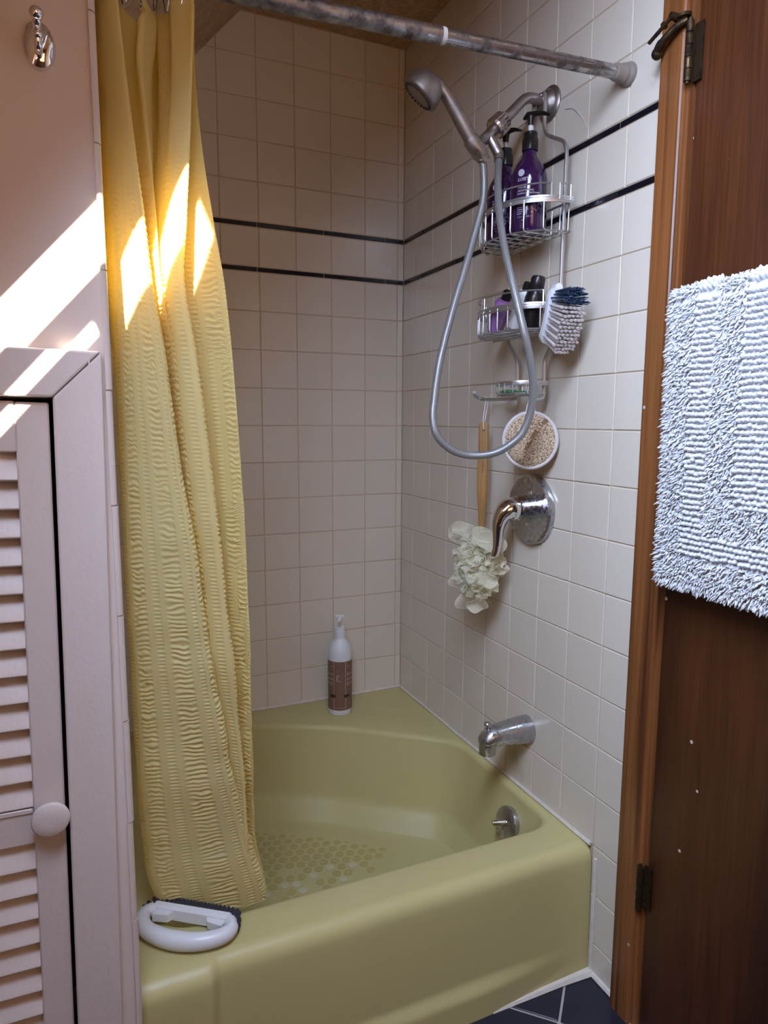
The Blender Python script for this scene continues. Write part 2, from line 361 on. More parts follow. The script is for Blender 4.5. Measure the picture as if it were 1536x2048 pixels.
    def mesh(s, name, mat, smooth=35):
        me = bpy.data.meshes.new(name); me.from_pydata(s.v, [], s.f); me.materials.append(mat)
        if s.uv:
            l = me.uv_layers.new(name='uv')
            for lp in me.loops: l.data[lp.index].uv = s.uv.get(lp.vertex_index, (0, 0))
        if smooth:
            me.polygons.foreach_set('use_smooth', [True]*len(me.polygons)); me.set_sharp_from_angle(angle=math.radians(smooth))
        me.update(); return me
    def build(s, name, mat, parent=None, smooth=35, loc=(0, 0, 0), rot=(0, 0, 0)):
        return link(name, s.mesh(name, mat, smooth), parent, loc, rot)
def link(name, me, parent=None, loc=(0, 0, 0), rot=(0, 0, 0)):
    o = bpy.data.objects.new(name, me); COL.objects.link(o); o.location = loc; o.rotation_euler = rot
    if parent is not None: o.parent = parent
    return o
def recalc(o):
    import bmesh
    b = bmesh.new(); b.from_mesh(o.data); bmesh.ops.recalc_face_normals(b, faces=b.faces); b.to_mesh(o.data); b.free()
def np_mesh(name, V, F, mat, parent=None, uv=None, smooth=True):
    me = bpy.data.meshes.new(name); V = np.asarray(V, dtype=np.float32); F = np.asarray(F, dtype=np.int32); k = F.shape[1]
    me.vertices.add(len(V)); me.vertices.foreach_set('co', V.ravel()); me.loops.add(F.size); me.loops.foreach_set('vertex_index', F.ravel())
    me.polygons.add(len(F)); me.polygons.foreach_set('loop_start', np.arange(len(F), dtype=np.int32)*k)
    me.polygons.foreach_set('use_smooth', np.full(len(F), smooth))
    if uv is not None:
        l = me.uv_layers.new(name='uv'); l.data.foreach_set('uv', np.asarray(uv, dtype=np.float32)[F.ravel()].ravel())
    me.update(calc_edges=True); me.validate(); me.materials.append(mat)
    return link(name, me, parent)
_txt = {}
def text_geo(s, size):
    cu = bpy.data.curves.new('lettering', 'FONT'); cu.body = s; cu.size = size; cu.resolution_u = 3
    o = bpy.data.objects.new('lettering', cu); COL.objects.link(o)
    dg = bpy.context.evaluated_depsgraph_get(); me = o.evaluated_get(dg).to_mesh()
    V = [tuple(v.co) for v in me.vertices]; F = [tuple(p.vertices) for p in me.polygons]
    o.evaluated_get(dg).to_mesh_clear(); bpy.data.objects.remove(o); bpy.data.curves.remove(cu)
    return V, F
def wrap_text(mb, s, size, R, z, ang0, sign=1):
    V, F = text_geo(s, size)
    mb.add([(R*math.cos(ang0+v[0]/R), R*math.sin(ang0+v[0]/R), z+v[1]) for v in V], F)
def wrap_poly(mb, pts, R, ang0, z):
    mb.add([(R*math.cos(ang0+x/R), R*math.sin(ang0+x/R), z+y) for x, y in pts], [tuple(range(len(pts)))])
def wrap_line(mb, a, b, w, R, ang0, z):
    d = Vector((b[0]-a[0], b[1]-a[1])); n = Vector((-d.y, d.x)).normalized()*w/2; k = max(1, int(abs(d.x)/0.004))
    for i in range(k):
        p = Vector(a)+d*(i/k); q = Vector(a)+d*((i+1)/k)
        wrap_poly(mb, [(p.x-n.x, p.y-n.y), (q.x-n.x, q.y-n.y), (q.x+n.x, q.y+n.y), (p.x+n.x, p.y+n.y)], R, ang0, z)

# ------------------------------------------------------------------ the room
P_ = 0.1095; G = 0.0022; ZA = 1.06; DECK = 0.29; CEIL = 2.2935; XP = -0.913; YF = -1.005
def quad_wall(mb, pts): mb.add(pts, [(0, 1, 2, 3)])
floor = MB(); floor.box((-0.95, -1.6, -0.03), (1.9, 3.2, 0.056)); floor = floor.build('floor', M['fgrout'], smooth=0)
tag(floor, 'dark navy tiled bathroom floor with pale grout beside the tub', 'floor', kind='structure')
wr = MB()
wr.box((0.052, -0.53, 1.17), (0.1, 1.06, 2.40)); wr.box((0.07, -1.5, 2.23), (0.1, 0.88, 0.28)); wr.box((0.052, -2.56, 1.17), (0.1, 1.28, 2.40))
wall_right = tag(wr.build('wall_right', M['grout'], smooth=0), 'tiled wall carrying the shower and taps, with two thin black tile lines', 'wall', kind='structure')
wb = MB(); wb.box((-0.45, 0.052, 1.17), (1.1, 0.1, 2.40))
wall_back = tag(wb.build('wall_back', M['grout'], smooth=0), 'cream tiled wall behind the tub crossed by two thin black tile lines', 'wall', kind='structure')
wl = MB()
wl.box((-0.9480, -0.4985, 0.95), (0.066, 1.001, 1.9))                       # return beside the tub
wl.box((-0.9470, -0.955, 0.607), (0.064, 0.10, 1.213))                  # pier between closet and tub
wl.box((-1.415, -0.955, 1.55), (1.0, 0.10, 0.672))                      # above the closet door
wl.box((-1.72, -0.955, 0.607), (0.39, 0.10, 1.213))
wall_left = tag(wl.build('wall_left', M['paint'], smooth=0), 'white painted closet wall with louvred door and a streak of sunlight', 'wall', kind='structure')
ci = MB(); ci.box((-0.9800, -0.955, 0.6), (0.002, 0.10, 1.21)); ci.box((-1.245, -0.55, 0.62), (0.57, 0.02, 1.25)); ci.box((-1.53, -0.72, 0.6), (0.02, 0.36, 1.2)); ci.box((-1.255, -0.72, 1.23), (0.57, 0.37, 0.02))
ci.build('closet_shade_boards', M['dark'], wall_left, smooth=0)  # boards behind louvres and gap, the closet's shade put into their dark colour
kn = MB(); kn.box((-1.93, -1.6, 0.4), (0.06, 3.2, 0.8)); tag(kn.build('wall_knee', M['pine'], smooth=0), 'low wood panelled knee wall under the roof slope', 'wall', kind='structure')
rw = MB(); rw.box((-1.47, -3.23, 1.17), (1.04, 0.06, 2.4)); rw.box((-0.05, -3.23, 1.17), (0.2, 0.06, 2.4)); rw.box((-0.55, -3.23, 2.20), (0.80, 0.06, 0.35))
rw.box((-0.55, -3.40, 1.17), (0.90, 0.06, 2.4)); rw.box((-0.98, -3.31, 1.17), (0.06, 0.14, 2.4)); rw.box((-0.12, -3.31, 1.17), (0.06, 0.14, 2.4)); rw.box((-0.55, -3.31, 2.36), (0.90, 0.20, 0.06)); tag(rw.build('wall_rear', M['pine'], smooth=0), 'brown wood panelled wall behind the viewer, with an added doorway for the warm fill', 'wall', kind='structure')  # doorway and hall boards added to house the warm fill
cl = MB(); cl.box((-0.24, -1.6, CEIL+0.03), (0.60, 3.3, 0.06)); tag(cl.build('ceiling', M['ceil'], smooth=0), 'flat dim ceiling over the tub', 'ceiling', kind='structure')
# sloped ceiling with the skylight openings (sun slots near the closet wall, large skylight over the room)
xs = [-1.95, -1.30, -1.052, -0.888, -0.46]
ys = [-3.3, -1.452, -1.422, -1.386, -1.304, 0.05]
holes = {(1, 1), (1, 3), (2, 3)}
sm = MB(); TH = 0.012
for i in range(4):
    for j in range(5):
        if (i, j) in holes: continue
        q = [(xs[i], ys[j]), (xs[i+1], ys[j]), (xs[i+1], ys[j+1]), (xs[i], ys[j+1])]
        lo = [Vector((x, y, slope_z(x))) for x, y in q]; hi = [p+SLN*TH for p in lo]
        sm.add(lo+hi, [(0, 1, 2, 3), (7, 6, 5, 4), (0, 4, 5, 1), (1, 5, 6, 2), (2, 6, 7, 3), (3, 7, 4, 0)])
slope = tag(sm.build('ceiling_slope', M['ceil'], smooth=0), 'sloping attic ceiling above the shower curtain', 'ceiling', kind='structure')
win = empty('window_1', _c); tag(win, 'diffusing skylight pane in the sloping ceiling', 'skylight', kind='structure')
def on_slope(x, y, h): return Vector((x, y, slope_z(x)))+SLN*h-_c
def slope_box(mb, x0, x1, y0, y1, h0, h1):
    p = [on_slope(x, y, h) for h in (h0, h1) for x, y in ((x0, y0), (x1, y0), (x1, y1), (x0, y1))]
    mb.add(p, [(0, 1, 2, 3), (7, 6, 5, 4), (0, 4, 5, 1), (1, 5, 6, 2), (2, 6, 7, 3), (3, 7, 4, 0)])
m = MB(); slope_box(m, SK['x0'], SK['x1'], SK['y0'], SK['y1'], -0.001, -0.003); m.build('diffuser_pane', M['whitep'], win, smooth=0)
for (x0, x1, y0, y1) in ((SK['x0']-.02, SK['x0'], SK['y0']-.02, SK['y1']+.02), (SK['x1'], SK['x1']+.02, SK['y0']-.02, SK['y1']+.02), (SK['x0'], SK['x1'], SK['y0']-.02, SK['y0']), (SK['x0'], SK['x1'], SK['y1'], SK['y1']+.02)):
    m = MB(); slope_box(m, x0, x1, y0, y1, -0.001, -0.018); m.build('window_frame', M['paint'], win, smooth=0)

# ---- wall tiles: one mesh for each size, shared
_tm = {}
def tile_mesh(w, h, mat, t=0.006, b=0.0014):
    k = (round(w, 4), round(h, 4), mat.name)
    if k not in _tm:
        m = MB(); x, y = w/2, h/2
        vs = [(-x, -y, -t), (x, -y, -t), (x, y, -t), (-x, y, -t), (-x, -y, -b*.7), (x, -y, -b*.7), (x, y, -b*.7), (-x, y, -b*.7),
              (-x+b, -y+b, 0), (x-b, -y+b, 0), (x-b, y-b, 0), (-x+b, y-b, 0)]
        F = []
        for i in range(4):
            j = (i+1) % 4; F += [(i, j, 4+j, 4+i), (4+i, 4+j, 8+j, 8+i)]
        F.append((8, 9, 10, 11)); m.add(vs, F); _tm[k] = m.mesh('tile', mat, 25)
    return _tm[k]
ROT = {'R': Matrix(((0, 0, -1), (-1, 0, 0), (0, 1, 0))), 'B': Matrix(((1, 0, 0), (0, 0, -1), (0, 1, 0))), 'L': Matrix(((0, 0, 1), (1, 0, 0), (0, 1, 0)))}
def put_tile(name, wall, side, u0, u1, z0, z1, mat, proud=0.0):
    w, h = u1-u0-G, z1-z0-G
    if w < 0.004 or h < 0.004: return
    u, z = (u0+u1)/2, (z0+z1)/2
    o = link(name, tile_mesh(w, h, mat), wall)
    j = Euler((rnd.gauss(0, 0.0022), rnd.gauss(0, 0.0022), rnd.gauss(0, 0.002))).to_matrix()
    o.rotation_euler = (ROT[side] @ j).to_euler(); d = proud+rnd.uniform(-0.0002, 0.0003)
    o.location = {'R': (-d, -u, z), 'B': (-u, -d, z), 'L': (XP+d, -u, z)}[side]
rows = []
z = ZA - 10*P_
for k in range(-10, 5): rows.append((ZA+k*P_, ZA+(k+1)*P_, 't'))
zz = ZA+5*P_; T_ = 0.0135
rows += [(zz, zz+T_, 'l'), (zz+T_, zz+T_+P_, 't'), (zz+T_+P_, zz+2*T_+P_, 'l')]
zz += 2*T_+P_
for k in range(5): rows.append((zz+k*P_, zz+(k+1)*P_, 't'))
def cuts(off, end):
    e = [0.0, off]
    while e[-1]+P_ < end: e.append(e[-1]+P_)
    e.append(end); return e
def lay(wall, side, off, end, lin_off, lo, sub=None):
    for (a, b, kind) in rows:
        a = max(a, 0.0)
        if b <= 0.01: continue
        if kind == 't':
            c = cuts(off, end)
            for u0, u1 in zip(c[:-1], c[1:]):
                if b < lo+0.02 and not (sub and u1 > sub): continue
                if side == 'B' and u0 > 0.1 and a > slope_z(-u0)+0.02: continue
                if side == 'L' and a > slope_z(XP)+0.01: continue
                aa = max(a, lo) if not (sub and u1 > sub) else a
                put_tile('tile', wall, side, u0, u1, aa, b, M['tile'])
        else:
            u = lin_off; c = [0.0]
            while u < end: c.append(u); u += 0.2015
            c.append(end)
            for u0, u1 in zip(c[:-1], c[1:]): put_tile('black_liner_tile', wall, side, u0, u1, a, b, M['liner'], 0.0006)
lay(wall_right, 'R', 0.0834, 1.0665, 0.1325, DECK+0.004, sub=0.96)
lay(wall_back, 'B', 0.0208, -XP, 0.0615, DECK+0.004)
lay(wall_left, 'L', 0.06, 0.972, 0.15, DECK+0.004)
bn = MB()     # rounded edge trim of the closet wall
prof = [(0.0, 0.0)]+[(0.010*math.sin(t*math.pi/10), 0.010-0.010*math.cos(t*math.pi/10)) for t in range(6)]+[(0.010, 0.034), (0.0, 0.034)]
bn.prism([(-0.0005, 0.0)]+[(0.008*math.sin(t*math.pi/10), 0.008*(1-math.cos(t*math.pi/10))) for t in range(6)]+[(0.008, 0.030), (-0.0005, 0.030)], -0.0770, 0.0770)
bme = bn.mesh('edge_trim_tile', M['bull'], 40)
for k in range(12):
    z = 0.367+0.156*(k-2)
    if z > 1.80: break
    link('edge_trim_tile', bme, wall_left, (XP-0.006+rnd.uniform(-.0012, .0012), YF-0.004, z))
# ---- floor tiles laid on the diagonal
fm = MB(); fm.box((0, 0, -0.004), (0.298, 0.298, 0.010), bev=0.0016); fme = fm.mesh('floor_tile', M['navy'], 40)
ca, sa = math.cos(math.pi/4), math.sin(math.pi/4)
for i in range(-9, 10):
    for j in range(-9, 10):
        u, w = (i+0.5)*0.303, (j+0.5)*0.303
        x, y = -0.140+ca*u-sa*w, -1.043+sa*u+ca*w
        if -1.75 < x < 0.10 and -3.0 < y < -0.80: link('floor_tile', fme, floor, (x, y, 0), (0, 0, math.pi/4))
# caulk seams
ck = MB()
ck.tube([(-0.003, -0.955, DECK+0.004), (-0.003, -0.003, DECK+0.004), (XP+0.003, -0.003, DECK+0.004)], 0.0045, 6)
ck.tube([(-0.002, -0.9725, DECK-0.02), (-0.002, -0.9725, 0.0)], 0.004, 6)
ck.build('caulk_seam', M['caulk'], wall_right)
cf = MB(); cf.tube([(0.0, -0.972, 0.004), (-0.08, -0.970, 0.003), (-0.25, -0.970, 0.001)], [0.011, 0.008, 0.005], 6); cf.tube([(-0.001, -0.97, 0.004), (-0.001, -1.06, 0.004)], 0.007, 6)
cf.tube([(-0.012, -1.058, 0.003), (-0.012, -1.3, 0.003)], 0.005, 6); cf.build('grout_seam', M['caulk'], floor)

# ------------------------------------------------------------------ wooden door and casing on the tap wall
tr = MB(); tr.prism([(0.0, -1.0505), (-0.018, -1.0505), (-0.0205, -1.053), (-0.0205, -1.098), (-0.0185, -1.101), (-0.0185, -1.1035), (-0.0155, -1.105), (-0.0155, -1.1105), (-0.011, -1.113), (0.02, -1.113), (0.02, -1.060), (0.0, -1.060)], 0.0, 2.12)
trim1 = tag(tr.build('trim_1', M['trim'], smooth=30), 'amber stained wooden door casing between the tiles and the brown door', 'casing', kind='structure'); recalc(trim1)
dr = empty('door_1', (0, -1.5, 0)); tag(dr, 'dark brown wooden door with brass hinges behind the hanging white mat', 'door', kind='structure')
s = MB(); s.box((0.012, -1.50, 1.02), (0.036, 0.766, 2.016), bev=0.002); s.build('door_slab', M['door'], dr, loc=(0, 1.5, 0))
def hinge(z0, z1, stop):
    h = MB(); n = 5; L = (z1-z0)/n
    for k in range(n): h.tube([(-0.0245, -1.1165, z0+k*L+0.0006), (-0.0245, -1.1165, z0+(k+1)*L-0.0006)], 0.0062, 12)
    h.box((-0.0105, -1.1235, (z0+z1)/2), (0.003, 0.016, z1-z0-0.004)); h.tube([(-0.0245, -1.1165, z0-0.003), (-0.0245, -1.1165, z1+0.004)], 0.0035, 10)
    ho = h.build('hinge', M['brass'], dr, loc=(0, 1.5, 0))
    if stop:
        a = MB(); a.lathe([(0.004, 0), (0.011, 0.001), (0.012, 0.005), (0.006, 0.008)], (-0.030, -1.105, z1+0.006), (0, 0, 1), sx=1.3)
        a.tube(catmull([(-0.026, -1.112, z1+0.004), (-0.034, -1.095, z1-0.002), (-0.038, -1.072, z1-0.014), (-0.034, -1.058, z1-0.022)]), [0.0055]*8+[0.006]*9+[0.0075]*8, 10)
        a.ball((-0.032, -1.056, z1-0.024), 0.010, 12); a.tube([(-0.046, -1.098, z1+0.010), (-0.046, -1.050, z1-0.008)], 0.0032, 8); a.tube([(-0.046, -1.084, z1+0.005), (-0.046, -1.080, z1+0.0035)], 0.006, 8)
        a.tube([(-0.030, -1.100, z1+0.010), (-0.048, -1.096, z1+0.012)], 0.006, 10)
        a.build('door_stop', M['brass'], ho)
hinge(1.734, 1.826, True); hinge(0.262, 0.352, False)

# ------------------------------------------------------------------ closet louvre door and casing (a little out of plumb)
LEAN = 0.017; PIV = Vector((-0.985, YF, 1.213))
tc_ = empty('trim_2', PIV, (0, LEAN, 0)); tag(tc_, 'white painted mitred casing around the louvred closet door', 'casing', kind='structure')
def casing_piece(poly, name):
    m = MB(); m.prism(poly, 0, 0.018, lambda x, y, z: (x, -z, y)); o = m.build(name, M['gloss'], tc_, smooth=0); recalc(o)
    bv = o.modifiers.new('bevel', 'BEVEL'); bv.width = 0.003; bv.segments = 2
W_ = 0.0605
casing_piece([(0.0005, -1.213), (W_, -1.213), (W_, W_+0.0015), (0.0005, 0.0005)], 'casing_stile')
casing_piece([(-0.0003, 0.0012), (W_-0.0008, W_+0.002), (-0.62, W_+0.002), (-0.62, 0.0012)], 'casing_head')
m = MB(); m.prism([(W_-0.0165, -1.213), (W_-0.0145, -1.213), (W_-0.0145, W_-0.01), (W_-0.0165, W_-0.01)], 0.0175, 0.0192, lambda x, y, z: (x, -z, y)); o = m.build('casing_bead', M['gloss'], tc_, smooth=0); recalc(o)
ld = empty('door_2', PIV, (0, LEAN, 0)); tag(ld, 'white louvred closet door with a round white knob', 'door', kind='structure')
def lbox(name, x0, x1, z0, z1, y0=-0.004, y1=0.024, bev=0.002):
    m = MB(); m.box(((x0+x1)/2, (y0+y1)/2, (z0+z1)/2), (x1-x0, y1-y0, z1-z0), bev=bev); return m.build(name, M['gloss'], ld)
lbox('stile', -0.0445, -0.0050, -1.155, -0.0055); lbox('stile', -0.52, -0.478, -1.155, -0.0045)
lbox('rail', -0.478, -0.0447, -0.070, -0.0045); lbox('rail', -0.478, -0.0447, -0.612, -0.561); lbox('rail', -0.478, -0.0447, -1.155, -1.075)
lbox('rail_lip', -0.478, -0.0447, -0.5655, -0.5585, -0.0065, -0.003, 0.001)
sm_ = MB(); sp = [(-0.021, -0.0033), (0.019, -0.0033), (0.0213, -0.002), (0.022, 0), (0.0213, 0.002), (0.019, 0.0033), (-0.021, 0.0033)]
sm_.prism(sp, -0.217, 0.217, lambda x, y, z: (z, -x, y)); sme = sm_.mesh('slat', M['gloss'], 40)
for zb, n in ((-0.070, 13), (-0.612, 12)):
    for k in range(n): link('slat', sme, ld, (-0.2615, 0.008, zb-0.0195-k*0.0375), (math.radians(52), 0, 0))
kb = MB(); kb.lathe([(0.008, -0.0335), (0.017, -0.0330), (0.0225, -0.0305), (0.0245, -0.027), (0.0235, -0.023), (0.014, -0.019), (0.010, -0.015), (0.0105, -0.004)], (-0.0225, 0, -0.5680), (0, 1, 0), 32)
o = kb.build('knob', M['gloss'], ld); recalc(o)

# ------------------------------------------------------------------ square bathtub with a slanted basin
def rpoly(C, R, na=10, ne=10):
    n = len(C); out = []; arcs = []
    for i in range(n):
        p = Vector(C[i]); a = (Vector(C[i-1])-p); b = (Vector(C[(i+1) % n])-p)
        an, bn_ = a.normalized(), b.normalized(); th = an.angle(bn_); d = R[i]/math.tan(th/2)
        s_, e_ = p+an*d, p+bn_*d; bis = (an+bn_).normalized(); c = p+bis*(R[i]/math.sin(th/2))
        a0 = math.atan2((s_-c).y, (s_-c).x); a1 = math.atan2((e_-c).y, (e_-c).x)
        da = (a1-a0+math.pi) % (2*math.pi)-math.pi
        arcs.append([c+Vector((math.cos(a0+da*t/na), math.sin(a0+da*t/na)))*R[i] for t in range(na+1)])
    for i in range(n):
        out += arcs[i]; s_, e_ = arcs[i][-1], arcs[(i+1) % n][0]
        out += [s_+(e_-s_)*(t/ne) for t in range(1, ne)]
    return np.array([(p.x, p.y) for p in out])
TOP = rpoly([(-0.866, -0.846), (-0.026, -0.852), (-0.022, -0.425), (-0.31, -0.20), (-0.64, -0.035), (-0.866, -0.035)], [0.06, 0.055, 0.13, 0.40, 0.14, 0.08])
BOT = rpoly([(-0.790, -0.790), (-0.095, -0.795), (-0.090, -0.490), (-0.345, -0.285), (-0.640, -0.110), (-0.790, -0.110)], [0.06, 0.06, 0.10, 0.30, 0.10, 0.07])
n = len(TOP); d = np.roll(TOP, -1, 0)-np.roll(TOP, 1, 0); nrm = np.stack([d[:, 1], -d[:, 0]], 1); nrm /= np.linalg.norm(nrm, axis=1)[:, None]
cen = np.array([-0.45, -0.45]); XL, XR, YFr, YB = XP+0.001, -0.001, -0.930, -0.001
def to_rect(p):
    v = p-cen; t = []
    if v[0] > 1e-9: t.append((XR-cen[0])/v[0])
    if v[0] < -1e-9: t.append((XL-cen[0])/v[0])
    if v[1] > 1e-9: t.append((YB-cen[1])/v[1])
    if v[1] < -1e-9: t.append((YFr-cen[1])/v[1])
    return cen+v*min(t)
OUT = np.array([to_rect(p) for p in TOP])
for c in ((XL, YFr), (XR, YFr), (XR, YB), (XL, YB)):
    OUT[np.argmin(((OUT-np.array(c))**2).sum(1))] = c
loops = [(OUT, DECK)]
for w, zz_ in ((0.5, DECK), (1.0, DECK)):
    L = TOP+nrm*0.016; L[:, 0] = np.minimum(L[:, 0], -0.002+0*L[:, 0]); loops.append((OUT*(1-w)+L*w, zz_))
for a in (0.3, 0.6, 0.85, 1.0):
    L = TOP+nrm*0.016*(1-math.sin(a*math.pi/2)); loops.append((L, DECK-0.016*(1-math.cos(a*math.pi/2))))
ZB = 0.040
for t in np.linspace(0.08, 1, 14):
    w = 0.52*t; loops.append((TOP*(1-w)+BOT*w, (DECK-0.016)-(DECK-0.016-ZB-0.055)*t))
for a in np.linspace(0.12, 1, 8):
    w = 0.52+0.48*math.sin(a*math.pi/2); loops.append((TOP*(1-w)+BOT*w, ZB+0.055*(1-math.sin(a*math.pi/2))**1.0*0+ZB*0+0.055*(1-math.sin(math.pi/2*a))*1.0))
for w in (0.75, 0.5, 0.25, 0.02):
    bc = BOT.mean(0); loops.append((bc+(BOT-bc)*w, ZB-0.004*(1-w)))
V = []; F = []
for L, zz_ in loops: V += [(p[0], p[1], zz_) for p in L]
for i in range(len(loops)-1):
    for j in range(n):
        k = (j+1) % n; F.append((i*n+j, i*n+k, (i+1)*n+k, (i+1)*n+j))
F.append(tuple((len(loops)-1)*n+j for j in range(n)))
tub = empty('bathtub', (-0.45, -0.45, 0)); tag(tub, 'square pale yellow enamel bathtub with a slanted basin', 'bathtub')
tm = MB(); tm.add(V, F)
def sstep(a, b, x): t = min(1, max(0, (x-a)/(b-a))); return t*t*(3-2*t)
gx = sorted(set(list(np.linspace(XL, XR, 90))+list(np.linspace(-0.82, -0.77, 20))))
pv = [(t, None) for t in np.linspace(0, 1, 9)]
zl = list(np.linspace(DECK-0.034, 0.11, 10))[1:]+list(np.linspace(0.105, 0.035, 16))+[0.0]
AV = []; cols = 0
for x in gx:
    left = 1-sstep(-0.803, -0.783, x)
    col_ = []
    for t in np.linspace(0, 1, 9):
        a = t*math.pi/2; rr = 0.028+0.012*left
        col_.append((x, YFr-rr*math.sin(a), DECK-0.034*(1-math.cos(a))))
    for zz_ in zl:
        foot = (1-sstep(0.050, 0.082, zz_))*(1-sstep(-0.30, -0.03, x))
        bow = 0.005*(1-zz_/DECK)
        col_.append((x, YFr-0.028-bow-0.012*max(left, foot), zz_))
    cols = len(col_); AV += col_
AF = [(i*cols+j, i*cols+j+1, (i+1)*cols+j+1, (i+1)*cols+j) for i in range(len(gx)-1) for j in range(cols-1)]
tm.add(AV, AF)
body = tm.build('tub_body', M['tub'], tub, smooth=60, loc=(0.45, 0.45, 0)); 
import bmesh
_b = bmesh.new(); _b.from_mesh(body.data); bmesh.ops.remove_doubles(_b, verts=_b.verts, dist=0.0004); bmesh.ops.recalc_face_normals(_b, faces=_b.faces); _b.to_mesh(body.data); _b.free()
dm = MB(); dm.lathe([(0.0112, 0.0), (0.0112, 0.0006), (0.0100, 0.0009)], n=14); dme = dm.mesh('non_slip_dot', M['tubdot']); pme = dme.copy(); pme.materials[0] = M['tubpale']
th = math.radians(-14)
for i in range(-9, 10):
    for j in range(-9, 10):
        u, w = (i+(0.5 if j % 2 else 0))*0.0295, j*0.0256
        x, y = -0.470+math.cos(th)*u-math.sin(th)*w, -0.370+math.sin(th)*u+math.cos(th)*w
        e = (u/0.235)**2+(w/0.185)**2
        if e < 1 and -0.765 < x and y > -0.60:
            if w < -0.075 and rnd.random() < 0.5:
                if rnd.random() < 0.5: continue
                me_ = pme
            else: me_ = dme
            dd = (BOT.mean(0)-np.array((x, y))); 
            link('non_slip_dot', me_, tub, (x+0.45, y+0.45, ZB-0.0024), (0, 0, 0))

# overflow plate on the tap end of the basin
ov = empty('overflow_plate', (-0.0465, -0.712, 0.213)); tag(ov, 'round chrome overflow plate with trip lever inside the yellow tub', 'overflow plate')
ax = Vector((-0.965, 0, 0.26)).normalized()
m = MB(); m.lathe([(0.039, -0.008), (0.0395, 0.004), (0.038, 0.007), (0.034, 0.0085), (0.001, 0.0095)], (0, 0, 0), ax, 36); m.build('plate', M['chrome_worn'], ov)
m = MB(); m.tube([ax*0.006, ax*0.016, ax*0.042+Vector((0, 0.004, -0.004))], [0.0095, 0.0085, 0.0062], 12); m.ball(ax*0.010, 0.0105, 12); m.build('trip_lever', M['chrome'], ov)
for s_ in (-1, 1):
    m = MB(); p = ax*0.0085+Vector((0, s_*0.022, -0.004)); m.lathe([(0.0045, 0), (0.004, 0.0015), (0.001, 0.002)], p, ax, 12); m.box(p+ax*0.002, (0.001, 0.006, 0.001)); m.build('screw', M['chrome_worn'], ov)

# ------------------------------------------------------------------ tub spout, mixer valve
YS = -0.712
sp_ = empty('tub_spout', (0, YS-0.006, 0.45)); tag(sp_, 'worn chrome tub spout with diverter knob below the mixer handle', 'spout')
m = MB(); Pp = [(0.001, 0.002), (-0.012, 0.001), (-0.05, -0.002), (-0.09, -0.006), (-0.115, -0.012), (-0.128, -0.022)]
Ys = []; R1 = [0.034, 0.034, 0.031, 0.0265, 0.0235, 0.019]
k = 20; vs = []; 
secs = [(0.0, 0.000, 0.034, 0.034), (-0.010, 0.000, 0.034, 0.034), (-0.045, 0.001, 0.0305, 0.0305), (-0.085, 0.000, 0.0265, 0.0265), (-0.108, -0.002, 0.0245, 0.0250), (-0.120, -0.006, 0.0225, 0.0215), (-0.128, -0.010, 0.018, 0.016), (-0.1315, -0.012, 0.010, 0.009)]
for (x, zc, ry, rz) in secs:
    for j in range(k):
        a = 2*math.pi*j/k; vs.append((x, ry*math.cos(a), zc+rz*math.sin(a)))
Fs = [(i*k+j, i*k+(j+1) % k, (i+1)*k+(j+1) % k, (i+1)*k+j) for i in range(len(secs)-1) for j in range(k)]+[tuple((len(secs)-1)*k+j for j in range(k))]
m.add(vs, Fs); m.tube([(-0.112, 0, -0.005), (-0.113, 0, -0.030), (-0.1135, 0, -0.041)], [0.0215, 0.0205, 0.0195], 20)
o = m.build('spout_body', M['chrome_worn'], sp_, smooth=50); recalc(o)
m = MB(); m.lathe([(0.0035, 0.0), (0.0035, 0.013), (0.0085, 0.0145), (0.009, 0.018), (0.0075, 0.0205), (0.001, 0.021)], (-0.114, 0, 0.016), (0, 0, 1), 16); m.build('diverter_knob', M['chrome_worn'], sp_)
mv = empty('mixer_valve', (0, YS+0.002, 0.984)); tag(mv, 'round chrome shower mixer plate with a curved lever handle', 'tap')
m = MB(); m.lathe([(0.0825, 0.0), (0.0835, 0.004), (0.082, 0.012), (0.077, 0.0155), (0.070, 0.0145), (0.045, 0.012), (0.001, 0.011)], (0, 0, 0), (-1, 0, 0), 56); m.build('escutcheon', M['chrome_worn'], mv)
m = MB(); m.lathe([(0.030, 0.010), (0.0295, 0.014), (0.0288, 0.048), (0.0268, 0.050), (0.020, 0.051)], (0, 0, 0.004), (-1, 0, 0), 32); m.build('sleeve', M['chrome'], mv)
m = MB(); pth = catmull([(-0.050, 0, 0.004), (-0.066, 0.001, 0.003), (-0.082, 0.003, -0.010), (-0.091, 0.004, -0.034), (-0.092, 0.005, -0.062), (-0.094, 0.006, -0.088), (-0.098, 0.007, -0.101)], 6)
L = len(pth); rad = list(np.interp(np.linspace(0, 1, L), [0, .08, .25, .42, .60, .80, .93, 1], [0.0268, 0.0265, 0.0235, 0.0180, 0.0130, 0.0098, 0.0095, 0.0082]))
m.tube(pth, rad, 20); m.ball(pth[-1], 0.0085, 14); m.build('lever_handle', M['chrome'], mv)
for s_ in (-1, 1):
    m = MB(); m.lathe([(0.0045, 0.011), (0.0042, 0.0135), (0.001, 0.0145)], (0, -0.004*s_, 0.037*s_+0.002), (-1, 0, 0), 14); m.build('screw', M['chrome'], mv)

